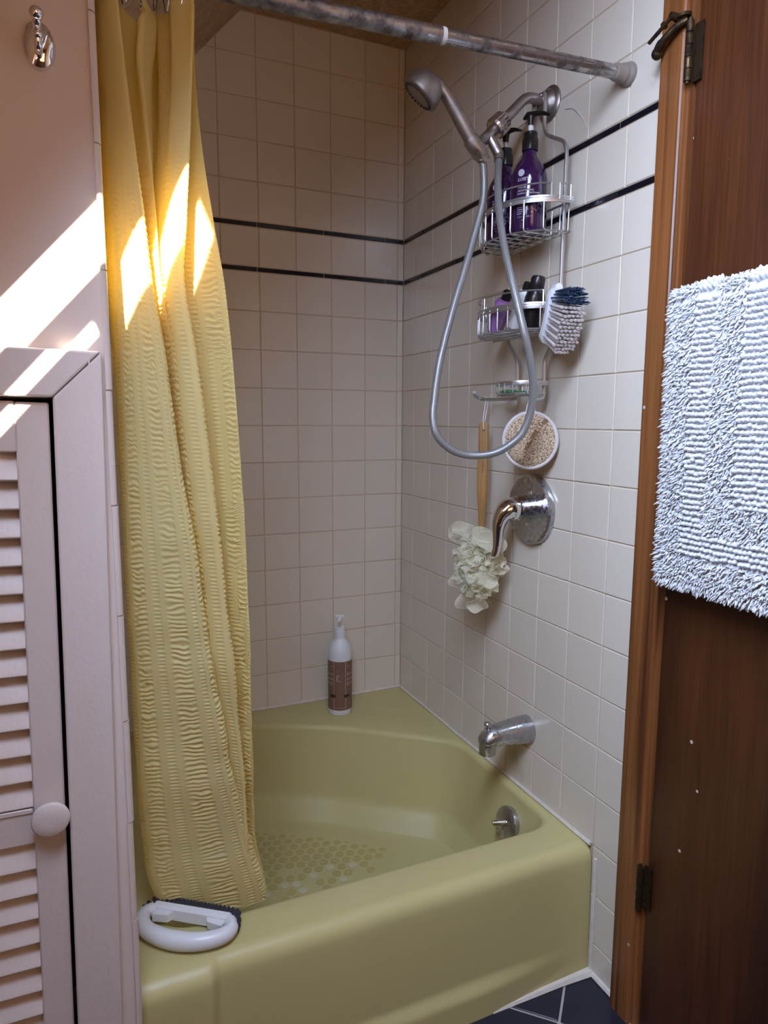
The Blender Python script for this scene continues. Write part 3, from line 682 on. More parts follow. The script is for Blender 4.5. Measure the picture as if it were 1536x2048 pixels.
# ------------------------------------------------------------------ shower arm, hand shower, hose
YA = -0.722
sa_ = empty('shower_bracket', (0, YA, 1.858)); tag(sa_, 'brushed nickel shower arm with wall flange and hose bracket', 'shower fitting')
def inv(p): return (p[0], p[1]-YA, p[2]-1.858)
m = MB(); m.lathe([(0.036, 0.0), (0.0365, 0.003), (0.033, 0.007), (0.029, 0.009), (0.027, 0.013), (0.020, 0.021), (0.012, 0.026)], (0, 0, 0), (-1, 0, 0), 36); m.build('wall_flange', M['nickel'], sa_)
arm = catmull([(-0.005, 0, 0), (-0.035, 0, 0.004), (-0.062, 0, 0.0), (-0.086, 0, -0.022), (-0.122, 0, -0.058)], 8)
m = MB(); m.tube(arm, 0.0108, 18); m.build('arm_pipe', M['nickel'], sa_)
dq = Vector((-0.72, 0, -0.69)).normalized(); p0 = Vector((-0.110, 0, -0.046))
m = MB(); m.tube([p0, p0+dq*0.012], 0.0135, 18); m.build('thread_collar', M['rubber'], sa_)
m = MB(); kk = 48; vs = []; 
for (h, r) in ((0.010, 0.017), (0.011, 0.0215), (0.036, 0.0225), (0.041, 0.0195), (0.042, 0.013)):
    xx, yy, zz3 = frame(dq)
    for j in range(kk):
        a = 2*math.pi*j/kk; r2 = r-(0.0012 if (j % 4) < 1 and 0.0105 <= h <= 0.037 else 0); vs.append(p0+dq*h+xx*r2*math.cos(a)+yy*r2*math.sin(a))
m.add(vs, [(i*kk+j, i*kk+(j+1) % kk, (i+1)*kk+(j+1) % kk, (i+1)*kk+j) for i in range(4) for j in range(kk)]+[tuple(range(4*kk, 5*kk))])
m.build('swivel_nut', M['nutmetal'], sa_, smooth=20)
e0 = p0+dq*0.040
m = MB(); m.tube([e0, e0+dq*0.036], 0.0112, 18); m.lathe([(0.0112, 0), (0.0112, 0.003), (0.008, 0.0045)], e0+dq*0.037, dq, 18)
m.tube([e0+dq*0.018, e0+dq*0.018+Vector((0.020, -0.008, -0.036))], [0.0095, 0.0110], 18); m.build('bracket_tee', M['nickel'], sa_)
hax = Vector((-0.70, 0.02, 0.72)).normalized(); hp = Vector((-0.170, YA-0.002, 1.7300))
m = MB(); c0 = Vector(inv(hp)); kk = 24
m.tube([c0+hax*(-0.004), c0+hax*0.002, c0+hax*0.034, c0+hax*0.040], [0.0155, 0.0175, 0.0168, 0.0155], 24); m.tube([e0+dq*0.034, c0+hax*0.018], 0.009, 12); m.build('handset_cradle', M['nickel'], sa_)
hs = empty('hand_shower', hp); tag(hs, 'brushed nickel hand shower head tilted over the tub', 'shower head')
fn = Vector((-0.572, 0.306, -0.766)).normalized(); HC = Vector((-0.311, YA+0.002, 1.822))-hp
m = MB(); hb = HC-fn*0.020
pth = catmull([Vector((0.010, 0, -0.012)), hax*0.03, hax*0.075+Vector((0.004, 0, 0.004)), hax*0.118+Vector((0.006, 0, 0.008)), hax*0.150+Vector((0.002, 0, 0.010)), hb+Vector((0.012, 0, 0.006)), hb], 6)
L = len(pth); rr = np.interp(np.linspace(0, 1, L), [0, .12, .3, .5, .7, .85, 1], [0.0125, 0.0140, 0.0150, 0.0125, 0.0120, 0.0190, 0.022])
m.tube(pth, list(rr), 20); m.build('handle', M['nickel'], hs)
m = MB(); m.lathe([(0.002, -0.044), (0.014, -0.0425), (0.026, -0.037), (0.034, -0.027), (0.0385, -0.014), (0.0405, -0.004), (0.0410, 0.000), (0.0395, 0.003), (0.0355, 0.0035)], HC, fn, 40); m.build('head_shell', M['nickel'], hs)
m = MB(); m.lathe([(0.0358, 0.0), (0.0352, 0.0042), (0.0270, 0.0046)], HC, fn, 40); m.build('nozzle_ring', M['rubber'], hs)
m = MB(); m.lathe([(0.0255, 0.0), (0.0250, 0.0052), (0.001, 0.0060)], HC, fn, 32); m.build('spray_face', M['nickel'], hs)
nz_ = MB(); xx, yy, _ = frame(fn); nz_.lathe([(0.0027, 0.0035), (0.0022, 0.0066), (0.0004, 0.0069)], (0, 0, 0), (0, 0, 1), 8); nme = nz_.mesh('nozzle', M['darkp'])
q_ = fn.to_track_quat('Z', 'Y').to_euler()
for j in range(24):
    a = 2*math.pi*j/24; p = HC+xx*0.0308*math.cos(a)+yy*0.0308*math.sin(a); link('nozzle', nme, hs, p, q_)
HOSE = [(-0.1720, -0.724, 1.7300), (-0.1640, -0.724, 1.706), (-0.1642, -0.726, 1.6417), (-0.1887, -0.73, 1.5586), (-0.2156, -0.738, 1.4848), (-0.2428, -0.745, 1.4119), (-0.2756, -0.755, 1.3094), (-0.2918, -0.762, 1.2284), (-0.2967, -0.768, 1.1881), (-0.2895, -0.775, 1.1548), (-0.2639, -0.782, 1.1295), (-0.2353, -0.79, 1.1182), (-0.2092, -0.8, 1.1162), (-0.1827, -0.815, 1.1206), (-0.1582, -0.832, 1.1352), (-0.1338, -0.848, 1.1638), (-0.1235, -0.86, 1.2089), (-0.1265, -0.868, 1.2579), (-0.1394, -0.873, 1.3105), (-0.1573, -0.87, 1.3718), (-0.1636, -0.845, 1.446), (-0.1625, -0.81, 1.5241), (-0.158, -0.78, 1.5988), (-0.1485, -0.757, 1.6642), (-0.1360, -0.738, 1.7101), (-0.1320, -0.731, 1.7320)]
hos = empty('shower_hose', HOSE[0]); tag(hos, 'grey braided shower hose looping down past the caddy', 'hose')
h0 = Vector(HOSE[0]); hp_ = [Vector(p)-h0 for p in HOSE]
m = MB(); m.tube(catmull(hp_, 12), 0.0078, 14, uv=True); m.build('hose_tube', M['hose'], hos, smooth=60)
for a, b in ((hp_[0], hp_[1]), (hp_[-1], hp_[-2])):
    d_ = (b-a).normalized(); m = MB(); m.tube([a-d_*0.006, a+d_*0.012], [0.0105, 0.0098], 16); m.build('connector', M['nickel'], hos)

# ------------------------------------------------------------------ wire caddy hanging from the shower arm
YC = -0.725
cad = empty('shower_caddy', (0, YC, 1.56)); tag(cad, 'satin aluminium three tier shower caddy hanging on the tap wall', 'caddy')
def ci_(p): return Vector((p[0], p[1]-YC, p[2]-1.56))
m = MB()
for s_ in (1, -1):     # s=1: side towards the door
    y = lambda o: YC-s_*o
    P2 = [(-0.030, y(0.020), 1.850), (-0.030, y(0.020), 1.800), (-0.030, y(0.030), 1.780), (-0.030, y(0.088), 1.748), (-0.030, y(0.098), 1.728), (-0.030, y(0.096), 1.55), (-0.030, y(0.094), 1.372), (-0.030, y(0.050), 1.322), (-0.030, y(0.050), 1.254)]
    if s_ == -1: P2 += [(-0.030, y(0.050), 1.238), (-0.034, y(0.160), 1.238), (-0.044, y(0.185), 1.240), (-0.060, y(0.188), 1.250), (-0.066, y(0.178), 1.256)]
    else: P2 += [(-0.030, y(0.050), 1.236), (-0.060, y(0.052), 1.232), (-0.072, y(0.052), 1.246)]
    m.tube(fillet([ci_(p) for p in P2], 0.012), 0.0042, 10)
m.tube(fillet([ci_(p) for p in ((-0.030, YC-0.020, 1.850), (-0.030, YC-0.018, 1.868), (-0.030, YC+0.018, 1.868), (-0.030, YC+0.020, 1.850))], 0.014), 0.0042, 10)
m.build('frame', M['alu'], cad)
def half(w, dp, z, n=36, x0=-0.030, e=2.3):
    out = []
    for i in range(n+1):
        t = math.pi*i/n; c, s_ = math.cos(t), math.sin(t)
        out.append(ci_((x0-dp*abs(s_)**(2/e), YC+w*math.copysign(abs(c)**(2/e), c), z)))
    return out
def basket(w, dp, zb, zt, guard, nw, bh=0.0125):
    b = MB(); loop = half(w, dp, zt)
    for off, hh in ((0, bh), (0.0009, bh*0.22)):
        pass
    vs = []; F = []; nl = len(loop)
    for i, p in enumerate(loop):
        t = (loop[min(i+1, nl-1)]-loop[max(i-1, 0)]); nn = Vector((t.y, -t.x, 0)).normalized()
        if nn.x > 0 and abs(nn.x) > 0.2: nn = -nn
        pr = [(-0.0012, -bh/2), (-0.0012, bh/2), (0.0012, bh/2), (0.0016, bh*0.2), (0.0006, bh*0.12), (0.0006, -bh*0.12), (0.0016, -bh*0.2), (0.0012, -bh/2)]
        for a, h in pr: vs.append(p+nn*a+Vector((0, 0, h)))
    for i in range(nl-1):
        for j in range(8): F.append((i*8+j, i*8+(j+1) % 8, (i+1)*8+(j+1) % 8, (i+1)*8+j))
    F += [tuple(range(8)), tuple(range((nl-1)*8, nl*8))]
    b.add(vs, F); bo = b.build('basket', M['alu'], cad, smooth=40); recalc(bo)
    r = 0.0017
    q = MB(); q.tube([ci_((-0.030, YC+w, zt)), ci_((-0.030, YC-w, zt))], 0.0024, 8); q.build('back_bar', M['alu'], bo)
    lb = half(w-0.006, dp-0.004, zb, 28)
    q = MB(); q.tube(lb+[lb[0]], r, 6); q.build('base_wire', M['alu'], bo)
    top = half(w, dp, zt, 60)
    for k in range(nw):
        yy_ = -w+2*w*(k+0.5)/nw
        fr = min(top, key=lambda p: abs(p.y-yy_)+(0 if p.x < -0.05 else 0)); xf = fr.x
        q = MB(); q.tube(fillet([Vector((xf, yy_, zt-1.56)), Vector((xf, yy_, zb-1.56-0.001)), Vector((-0.030, yy_, zb-1.56-0.001)), Vector((-0.028, yy_, zt-1.56))], 0.008, 4), r, 6); q.build('wire', M['alu'], bo)
    for k in range(3):
        xx_ = -0.055-dp*0.25*k
        ww = max(abs(p.y) for p in lb if p.x < xx_+0.006)
        q = MB(); q.tube([Vector((xx_, -ww, zb-1.56-0.004)), Vector((xx_, ww, zb-1.56-0.004))], r, 6); q.build('cross_wire', M['alu'], bo)
    for (a, c) in guard:
        g = [p for p in half(w, dp, zt+0.029, 80)]
        g = g[int(a*80):int(c*80)+1]; dz = Vector((0, 0, -0.029))
        q = MB(); q.tube(fillet([g[0]+dz, g[0]], .004)[:1]+g+[g[-1]+dz], r, 6); q.build('guard_wire', M['alu'], bo)
    return bo
basket(0.123, 0.110, 1.566, 1.625, [(0.02, 0.10), (0.13, 0.88), (0.93, 0.99)], 9)
basket(0.123, 0.110, 1.374, 1.420, [(0.02, 0.09), (0.13, 0.42), (0.46, 0.85)], 9)
basket(0.062, 0.075, 1.246, 1.268, [], 6, 0.010)
sg = MB(); sg.box((0, 0, 0), (0.040, 0.050, 0.005), bev=0.002); sg.box((-0.006, 0.006, 0.003), (0.022, 0.026, 0.004), bev=0.0015)
tag(sg.build('soap_scrap', M['soap'], loc=(-0.068, YC+0.012, 1.2505)), 'thin green scrap of soap in the small caddy dish', 'soap')

# purple pump bottles
def pump_bottle(loc, face, name, label, lines, spout):
    t = empty(name, loc); tag(t, label, 'bottle', 'purple pump bottles in the caddy')
    R = 0.0375
    m = MB(); m.lathe([(0.030, 0.0), (0.035, 0.002), (R, 0.007), (R, 0.104), (R-0.0012, 0.114), (R-0.005, 0.126), (R-0.012, 0.139), (R-0.019, 0.148), (R-0.0225, 0.154), (0.0138, 0.161), (0.0132, 0.170)], n=44); m.build('bottle_body', M['purple'], t)
    m = MB(); kk = 40; vs = []; pr = [(0.0155, 0.164), (0.0165, 0.165), (0.0165, 0.186), (0.0150, 0.188), (0.0145, 0.199), (0.012, 0.201)]
    for (r, h) in pr:
        for j in range(kk):
            a = 2*math.pi*j/kk; r2 = r-(0.0005 if j % 2 and 0.165 <= h <= 0.187 else 0); vs.append((r2*math.cos(a), r2*math.sin(a), h))
    m.add(vs, [(i*kk+j, i*kk+(j+1) % kk, (i+1)*kk+(j+1) % kk, (i+1)*kk+j) for i in range(5) for j in range(kk)]+[tuple(range(5*kk, 6*kk))]); m.build('collar', M['blackp'], t)
    m = MB(); m.tube([(0, 0, 0.199), (0, 0, 0.219)], 0.0050, 14); m.build('pump_stem', M['whitep'], t)
    sd = Vector(spout).normalized()
    m = MB(); m.tube([(0, 0, 0.214), (0, 0, 0.222), (0, 0, 0.231)], [0.0062, 0.0070, 0.0085], 16)
    pth = catmull([-sd*0.016+Vector((0, 0, 0.229)), -sd*0.008+Vector((0, 0, 0.2335)), Vector((0, 0, 0.2350)), sd*0.022+Vector((0, 0, 0.2335)), sd*0.042+Vector((0, 0, 0.226))], 5); L = len(pth)
    m.tube(pth, list(np.interp(np.linspace(0, 1, L), [0, .25, .4, .8, 1], [0.003, 0.009, 0.0105, 0.007, 0.0045])), 14, flat=0.55); m.build('pump_head', M['blackp'], t)
    pr = MB(); dim = MB(); Rr = R+0.0003; a0 = face
    sealo = MB(); pts = [(0.0068*math.cos(i*math.pi/12), 0.0068*math.sin(i*math.pi/12)) for i in range(24)]; wrap_poly(sealo, [(x-0.0125, y) for x, y in pts], Rr, a0, 0.113); sealo.build('seal', M['silver'], t, smooth=0)
    wrap_text(pr, 'LUSETA', 0.0085, Rr, 0.0975, a0-0.0195/R)
    for s_, sz, zz4 in (('COLOR', 0.0052, 0.0825), ('BRIGHTENING', 0.0052, 0.0768), (lines, 0.0045, 0.0715)): wrap_text(pr, s_, sz, Rr, zz4, a0-0.0195/R)
    for k, wd in enumerate((0.015, 0.022, 0.023, 0.021, 0.010)): wrap_line(dim, (-0.0195, 0.050-k*0.0040), (-0.0195+wd, 0.050-k*0.0040), 0.0013 if k != 2 else 0.0018, Rr, a0, 0)
    wrap_text(dim, '16.9 FL.OZ \u00b7 500 ML', 0.0038, Rr, 0.0265, a0-0.0195/R)
    def hexa(cx, cy, r): return [(cx+r*math.cos(math.pi/6+i*math.pi/3), cy+r*math.sin(math.pi/6+i*math.pi/3)) for i in range(6)]
    for (cx, cy) in ((0.0135, 0.0455), (0.0205, 0.0530)):
        h = hexa(cx, cy, 0.0050)
        for i in range(6): wrap_line(dim, h[i], h[(i+1) % 6], 0.0006, Rr, a0, 0)
    for (xa, ya, xb, yb) in ((0.0120, 0.041, 0.0115, 0.0360), (0.0165, 0.0425, 0.0195, 0.0390)):
        wrap_line(dim, (xa, ya), (xb, yb), 0.0006, Rr, a0, 0); wrap_poly(dim, [(xb+0.0013*math.cos(i*math.pi/4), yb+0.0013*math.sin(i*math.pi/4)) for i in range(8)], Rr, a0, 0)
    wrap_poly(dim, [(-0.008+0.0012*math.cos(i*math.pi/4), 0.0215+0.0012*math.sin(i*math.pi/4)) for i in range(8)], Rr, a0, 0)
    pr.build('lettering', M['ink'], t, smooth=0); dim.build('small_print', M['inkdim'], t, smooth=0)
    return t
fc = math.atan2(-2.007+0.77, -0.955+0.08)
pump_bottle((-0.082, -0.770, 1.570), fc-0.10, 'pump_bottle', 'purple conditioner pump bottle with white lettering standing nearer the door', 'PURPLE CONDITIONER', (0.55, -0.83, 0))
pump_bottle((-0.080, -0.677, 1.570), fc-0.18, 'pump_bottle', 'purple pump bottle half hidden behind the shower hose', 'PURPLE SHAMPOO', (0.25, -0.97, 0))

# small bottles leaning in the middle basket
def small_bottle(name, base, lean, prof, mat, capprof, capmat, label, cat='bottle', sx=1.0, group=None, yaw=0.0):
    t = empty(name, base, lean); tag(t, label, cat, group)
    m = MB(); m.lathe(prof, n=28, sx=sx); m.build('bottle_body', mat, t)
    m = MB(); m.lathe(capprof, n=24, sx=sx); m.build('cap', capmat, t); return t
lil = [(0.013, 0), (0.0170, 0.003), (0.018, 0.04), (0.0195, 0.062), (0.016, 0.070), (0.011, 0.073)]; cp = [(0.0095, 0.071), (0.0105, 0.072), (0.0105, 0.090), (0.008, 0.092)]
small_bottle('travel_bottle', (-0.084, -0.656, 1.384), (math.radians(38), math.radians(-3), 0), lil, M['lilac'], cp, M['blackp'], 'small lilac travel bottle leaning at the open end of the middle basket', group='lilac travel bottles')
small_bottle('travel_bottle', (-0.112, -0.698, 1.384), (math.radians(36), 0, 0), lil, M['lilac'], cp, M['blackp'], 'small lilac travel bottle leaning beside the white leaf bottle', group='lilac travel bottles')
wt = small_bottle('leaf_bottle', (-0.092, -0.746, 1.383), (math.radians(29), 0, 0), [(0.012, 0), (0.015, 0.003), (0.0155, 0.075), (0.012, 0.082), (0.009, 0.084)], M['whiteb'], [(0.0085, 0.083), (0.0095, 0.084), (0.0095, 0.098), (0.007, 0.100)], M['blackp'], 'slim white bottle with green leaf print leaning in the middle basket')
lf = MB(); fa = math.radians(232)
for (cx, cy, an) in ((0.0, 0.040, 0.6), (0.003, 0.046, 0.2), (-0.003, 0.047, 1.3)):
    wrap_poly(lf, [(cx+0.005*math.cos(an)*a_-0.0015*math.sin(an)*b_, cy+0.005*math.sin(an)*a_+0.0015*math.cos(an)*b_) for a_, b_ in ((-1, 0), (-.3, 1), (.4, .9), (1, 0), (.4, -.9), (-.3, -1))], 0.0158, fa, 0)
lf.build('leaf_print', M['leaf'], wt, smooth=0)
bb = small_bottle('black_bottle', (-0.080, -0.785, 1.3815), (math.radians(15), 0, 0), [(0.016, 0), (0.0205, 0.003), (0.021, 0.060), (0.0175, 0.072), (0.0145, 0.076)], M['blackp'], [(0.014, 0.075), (0.0150, 0.077), (0.0148, 0.098), (0.012, 0.103), (0.004, 0.1045)], M['blackp'], 'black bottle with black cap leaning behind the scrub brush')

# ------------------------------------------------------------------ scrub brush hooked on the caddy side
sb = empty('scrub_brush', (-0.066, -0.856, 1.392), (math.radians(20), math.radians(0), math.radians(-8))); tag(sb, 'white scrub brush with grey and blue bristles wedged at the caddy side', 'brush')
# local: z along the body, -y bristle direction, x across
m = MB(); outl = []; K = 22
def body_w(t): return 0.026*min(1, (1-abs(2*t-1)**4)**0.5+0.12)
for i in range(K+1):
    t = i/K; zc = -0.056+0.114*t; w = body_w(t); cv = 0.010*(2*t-1)**2
    for (x, y) in ((-w, cv-0.003), (-w*0.96, cv+0.008), (0, cv+0.012), (w*0.96, cv+0.008), (w, cv-0.003), (0, cv-0.004)): m.v.append((x, y, zc))
m.f += [(i*6+j, i*6+(j+1) % 6, (i+1)*6+(j+1) % 6, (i+1)*6+j) for i in range(K) for j in range(6)]+[tuple(range(6)), tuple(range(K*6, K*6+6))]
o = m.build('brush_back', M['whitep'], sb, smooth=55); recalc(o)
m = MB(); hp2 = catmull([(0, 0.014, 0.056), (0, 0.030, 0.050), (0, 0.036, 0.030), (0, 0.030, 0.008), (0, 0.012, -0.004)], 6); m.tube(hp2, 0.0085, 12, flat=1.2); m.build('grip', M['whitep'], sb)
def tufts(blue):
    q = MB(); nr_ = 17
    for i in range(nr_):
        t = (i+0.5)/nr_; zc = -0.050+0.104*t
        if (t > 0.76) != blue: continue
        w = body_w(t)*0.86; nn = 6
        for j in range(nn):
            x = -w+2*w*(j+0.5+(0.25 if i % 2 else -0.25))/nn; cv = 0.010*(2*t-1)**2-0.003
            fan = (t-0.5)*(0.020 if not blue else 0.034); ln = 0.056 if not blue else 0.060
            if blue:
                for k in range(5):
                    a = k*math.pi*0.4+i; ox, oz = 0.0014*math.cos(a), 0.0014*math.sin(a)
                    q.tube([(x+ox*.5, cv, zc+oz*.5), (x*1.2+ox*2+rnd.gauss(0, .0012), cv-ln+rnd.gauss(0, .002), zc+fan+oz*2+rnd.gauss(0, .0012))], [0.0008, 0.0010], 4)
            else:
                e = Vector((x*1.2+rnd.gauss(0, .0007), cv-ln+rnd.gauss(0, .0010), zc+fan+rnd.gauss(0, .0006)))
                q.tube([(x, cv, zc), e], [0.0017, 0.0030], 7)
                for k in range(5):
                    a = k*math.pi*0.4+j; q.tube([e+Vector((0.0014*math.cos(a), 0.002, 0.0014*math.sin(a))), e+Vector((0.0017*math.cos(a), -0.0022, 0.0017*math.sin(a)))], 0.0009, 4)
    return q
o = tufts(False).build('grey_bristles', M['bristw'], sb, smooth=0); o['kind'] = 'stuff'
o = tufts(True).build('blue_bristles', M['bristb'], sb, smooth=0); o['kind'] = 'stuff'

# ------------------------------------------------------------------ bath pouf on a bamboo handle
bp_ = empty('bath_pouf', (-0.052, -0.572, 1.175)); tag(bp_, 'cream mesh bath pouf on a long bamboo handle hanging from the caddy hook', 'bath pouf')
m = MB(); hw = [(0.004, 0.011), (0.000, 0.0125), (-0.05, 0.0120), (-0.10, 0.0140), (-0.16, 0.0135), (-0.21, 0.0095), (-0.27, 0.0085)]
fd = Vector((0.80, -0.60, 0)).normalized(); nd = Vector((-0.60, -0.80, 0)).normalized()
vs = []
for (h, w) in [(0.009, 0.006)]+hw:
    for j in range(12):
        a = 2*math.pi*j/12; vs.append(fd*w*math.cos(a)+nd*0.0048*math.sin(a)+Vector((0, 0, h)))
m.add(vs, [(i*12+j, i*12+(j+1) % 12, (i+1)*12+(j+1) % 12, (i+1)*12+j) for i in range(len(hw)) for j in range(12)]+[tuple(range(12)), tuple(range(len(hw)*12, len(hw)*12+12))])
o = m.build('handle', M['bamboo'], bp_, smooth=50); recalc(o)
m = MB(); m.lathe([(0.0030, 0.0), (0.0030, 0.0004)], nd*0.0050+Vector((0, 0, -0.010)), nd, 12); m.build('handle_hole', M['labelbar'], bp_)
m = MB()
for k in range(7):
    c = nd*0.0053+Vector((0, 0, -0.088-k*0.0042)); w = 0.0018+0.0006*(k % 3); h = 0.0012
    m.add([c-fd*w-Vector((0, 0, h)), c+fd*w-Vector((0, 0, h*0.4)), c+fd*w+Vector((0, 0, h)), c-fd*w+Vector((0, 0, h*0.5))], [(0, 1, 2, 3)])
m.build('stamp', plain('faded_red_stamp', (0.22, 0.06, 0.03), 0.7), bp_, smooth=0)
m = MB(); m.tube(catmull([nd*0.005+Vector((0, 0, -0.010)), nd*0.006+fd*-0.001+Vector((0, 0, 0.02)), Vector((0.012, 0.014, 0.060)), Vector((0.014, 0.020, 0.0695)), Vector((0.018, 0.014, 0.060)), fd*0.002-nd*0.004+Vector((0, 0, 0.015)), nd*0.004+Vector((0, 0, -0.010))], 6), 0.0013, 6); m.build('cord', M['cord'], bp_)
pc = Vector((-0.030, -0.042, -0.338)); m = MB()
def lobe(q, c, nv, R, dep, wav, ph, nu=22, nr=6):
    x, y, a = frame(nv, (0.3, 0.2, 0.9)); vs = [c-a*dep]; F = []
    for i in range(1, nr+1):
        t = i/nr
        for j in range(nu):
            th_ = 2*math.pi*j/nu; wv = math.sin(wav*th_+ph); r = R*t*(1+0.16*t*math.sin(2*th_+ph*1.7))
            vs.append(c+x*(r*math.cos(th_))+y*(r*math.sin(th_)*0.8)+a*(dep*(t*t-1)+wv*0.34*R*t*t))
    F += [(0, 1+j, 1+(j+1) % nu) for j in range(nu)]
    for i in range(nr-1):
        for j in range(nu):
            b = 1+i*nu; F.append((b+j, b+nu+j, b+nu+(j+1) % nu, b+(j+1) % nu))
    q.add(vs, F)
    ring = [vs[1+(nr-1)*nu+j] for j in range(nu)]; rims.append(ring)
rims = []
for k in range(230):
    g = (1+5**.5)/2; zf = 1-2*(k+0.5)/230; rad_ = math.sqrt(1-zf*zf); an = 2*math.pi*k/g
    dv = Vector((rad_*math.cos(an), rad_*math.sin(an), zf))
    dist = rnd.uniform(0.62, 1.05); c = pc+Vector((dv.x*0.046, dv.y*0.060, dv.z*0.076))*dist
    tl = (dv+Vector((rnd.gauss(0, .7), rnd.gauss(0, .7), rnd.gauss(0, .7)))).normalized()
    lobe(m, c, tl, rnd.uniform(0.011, 0.021), rnd.uniform(0.006, 0.014), rnd.choice((3, 4, 5, 6)), rnd.uniform(0, 6), 20, 4)
for (dx, dy, dz, R) in ((-0.01, 0.078, 0.066, 0.032), (-0.01, -0.066, 0.070, 0.032), (0.0, 0.040, -0.100, 0.034), (-0.01, -0.010, -0.095, 0.024), (-0.02, -0.064, -0.020, 0.024), (-.02, 0.060, -0.055, 0.024), (-0.02, -0.045, 0.085, 0.024), (-0.02, 0.045, 0.085, 0.026)):
    c = pc+Vector((dx, dy, dz)); lobe(m, c, (Vector((-0.55, -0.75, 0.1))+Vector((0, dy*4, dz*3))).normalized(), R, 0.010, 3, rnd.uniform(0, 6))
o = m.build('mesh_netting', M['net'], bp_, smooth=70); o['kind'] = 'stuff'
m = MB()
for r_ in rims: m.tube(r_, 0.0005, 4, closed=True)
o = m.build('mesh_edges', plain('netting_edge', (0.86, 0.84, 0.68), 0.6), bp_); o['kind'] = 'stuff'

# loofah pad
lp = empty('loofah_pad', (-0.055, -0.766, 1.145), (0, 0, math.radians(50))); tag(lp, 'oval natural loofah pad with white binding hanging from the caddy', 'loofah')
# local frame: faces -x
m = MB(); kk = 48; vs = []
rings = [(1.0, 0.0), (1.0, -0.006), (0.85, -0.011), (0.6, -0.014), (0.3, -0.0145), (0.01, -0.015)]
for (s_, x) in rings:
    for j in range(kk):
        a = 2*math.pi*j/kk; y, zq = 0.055*s_*math.cos(a), 0.058*s_*math.sin(a); vs.append((x-0.003*math.cos(18*(y*0.6+zq*0.5)*6)*(1-s_), y, zq))
m.add(vs, [(i*kk+j, i*kk+(j+1) % kk, (i+1)*kk+(j+1) % kk, (i+1)*kk+j) for i in range(5) for j in range(kk)]+[tuple(range(kk)), tuple(range(5*kk, 6*kk))])
o = m.build('pad', M['loofah'], lp, smooth=60); recalc(o)
m = MB(); 
for k in range(-7, 8):
    t = k/7*0.046; m.box((-0.0162+0.007*abs(k/7)**2.0, -0.002-t*0.50-0.006*(k/7)**2, t*0.9), (0.003, 0.0105, 0.010), (math.radians(30), 0, 0), bev=0.0012)
o = m.build('stained_groove', M['brown_tint'], lp); 
m = MB(); m.tube([(-0.003, 0.0565*math.cos(2*math.pi*j/kk), 0.0595*math.sin(2*math.pi*j/kk)) for j in range(kk)], 0.0046, 8, closed=True); m.build('binding', M['binding'], lp)
m = MB(); m.tube(catmull([(0, 0.010, 0.056), (-0.004, 0.007, 0.075), (-0.008, 0.0, 0.093), (-0.004, -0.006, 0.075), (0, -0.010, 0.056)], 6), 0.0028, 8, flat=0.4); m.build('hanging_loop', M['binding'], lp)

# ------------------------------------------------------------------ curtain rod, rings, curtain
rod = empty('curtain_rod', (0, -0.956, 1.8175)); tag(rod, 'rust spotted chrome tension rod crossing above the tub', 'curtain rod')
ra, rb = Vector((0, 0, 0)), Vector((XP, 0, -0.040)); rd = (rb-ra).normalized()
jn = ra+(rb-ra)*0.425
m = MB(); m.tube([ra+rd*0.03, jn+rd*0.01], 0.0118, 24); m.build('inner_tube', M['rod2'], rod)
m = MB(); m.tube([jn+rd*0.006, rb-rd*0.03], 0.0135, 24); m.build('outer_tube', M['rod'], rod)
m = MB(); m.tube([jn-rd*0.002, jn+rd*0.007], 0.0128, 24); m.build('collar', plain('white_collar', (0.55, 0.50, 0.45), .5), rod)
for c, dd_ in ((ra, rd), (rb, -rd)):
    m = MB(); m.lathe([(0.0205, 0.0), (0.021, 0.004), (0.019, 0.009), (0.0165, 0.011), (0.0175, 0.016), (0.016, 0.021), (0.0145, 0.024), (0.015, 0.030), (0.0135, 0.036), (0.0120, 0.037)], c, dd_, 28); m.build('end_foot', M['rubber'], rod)
HX = [-0.893, -0.872, -0.851, -0.833, -0.818, -0.802, -0.787]
for i, x in enumerate(HX):
    zr = 1.8175+(x/XP)*-0.040; hk = MB(); yk = 0.006*math.sin(i*2.1)
    hk.tube(catmull([(0, 0.003, 0.040), (0.001, 0.0175, 0.030), (0, 0.0170, 0.012), (0.001, 0.012, -0.006), (0, 0.003, -0.022), (0, -0.004, -0.022), (0.001, -0.012, -0.006), (0, -0.0172, 0.012), (0, -0.0165, 0.030), (0, -0.003, 0.040)], 6), 0.0011, 6)
    h_ = hk.build('curtain_ring', M['chrome'], loc=(x, -0.956, zr-0.022), rot=(0, 0, 0.3*math.sin(i*1.7)))
    tag(h_, 'thin wire curtain ring on the rod above the yellow curtain', 'curtain ring', 'wire rings holding the curtain')
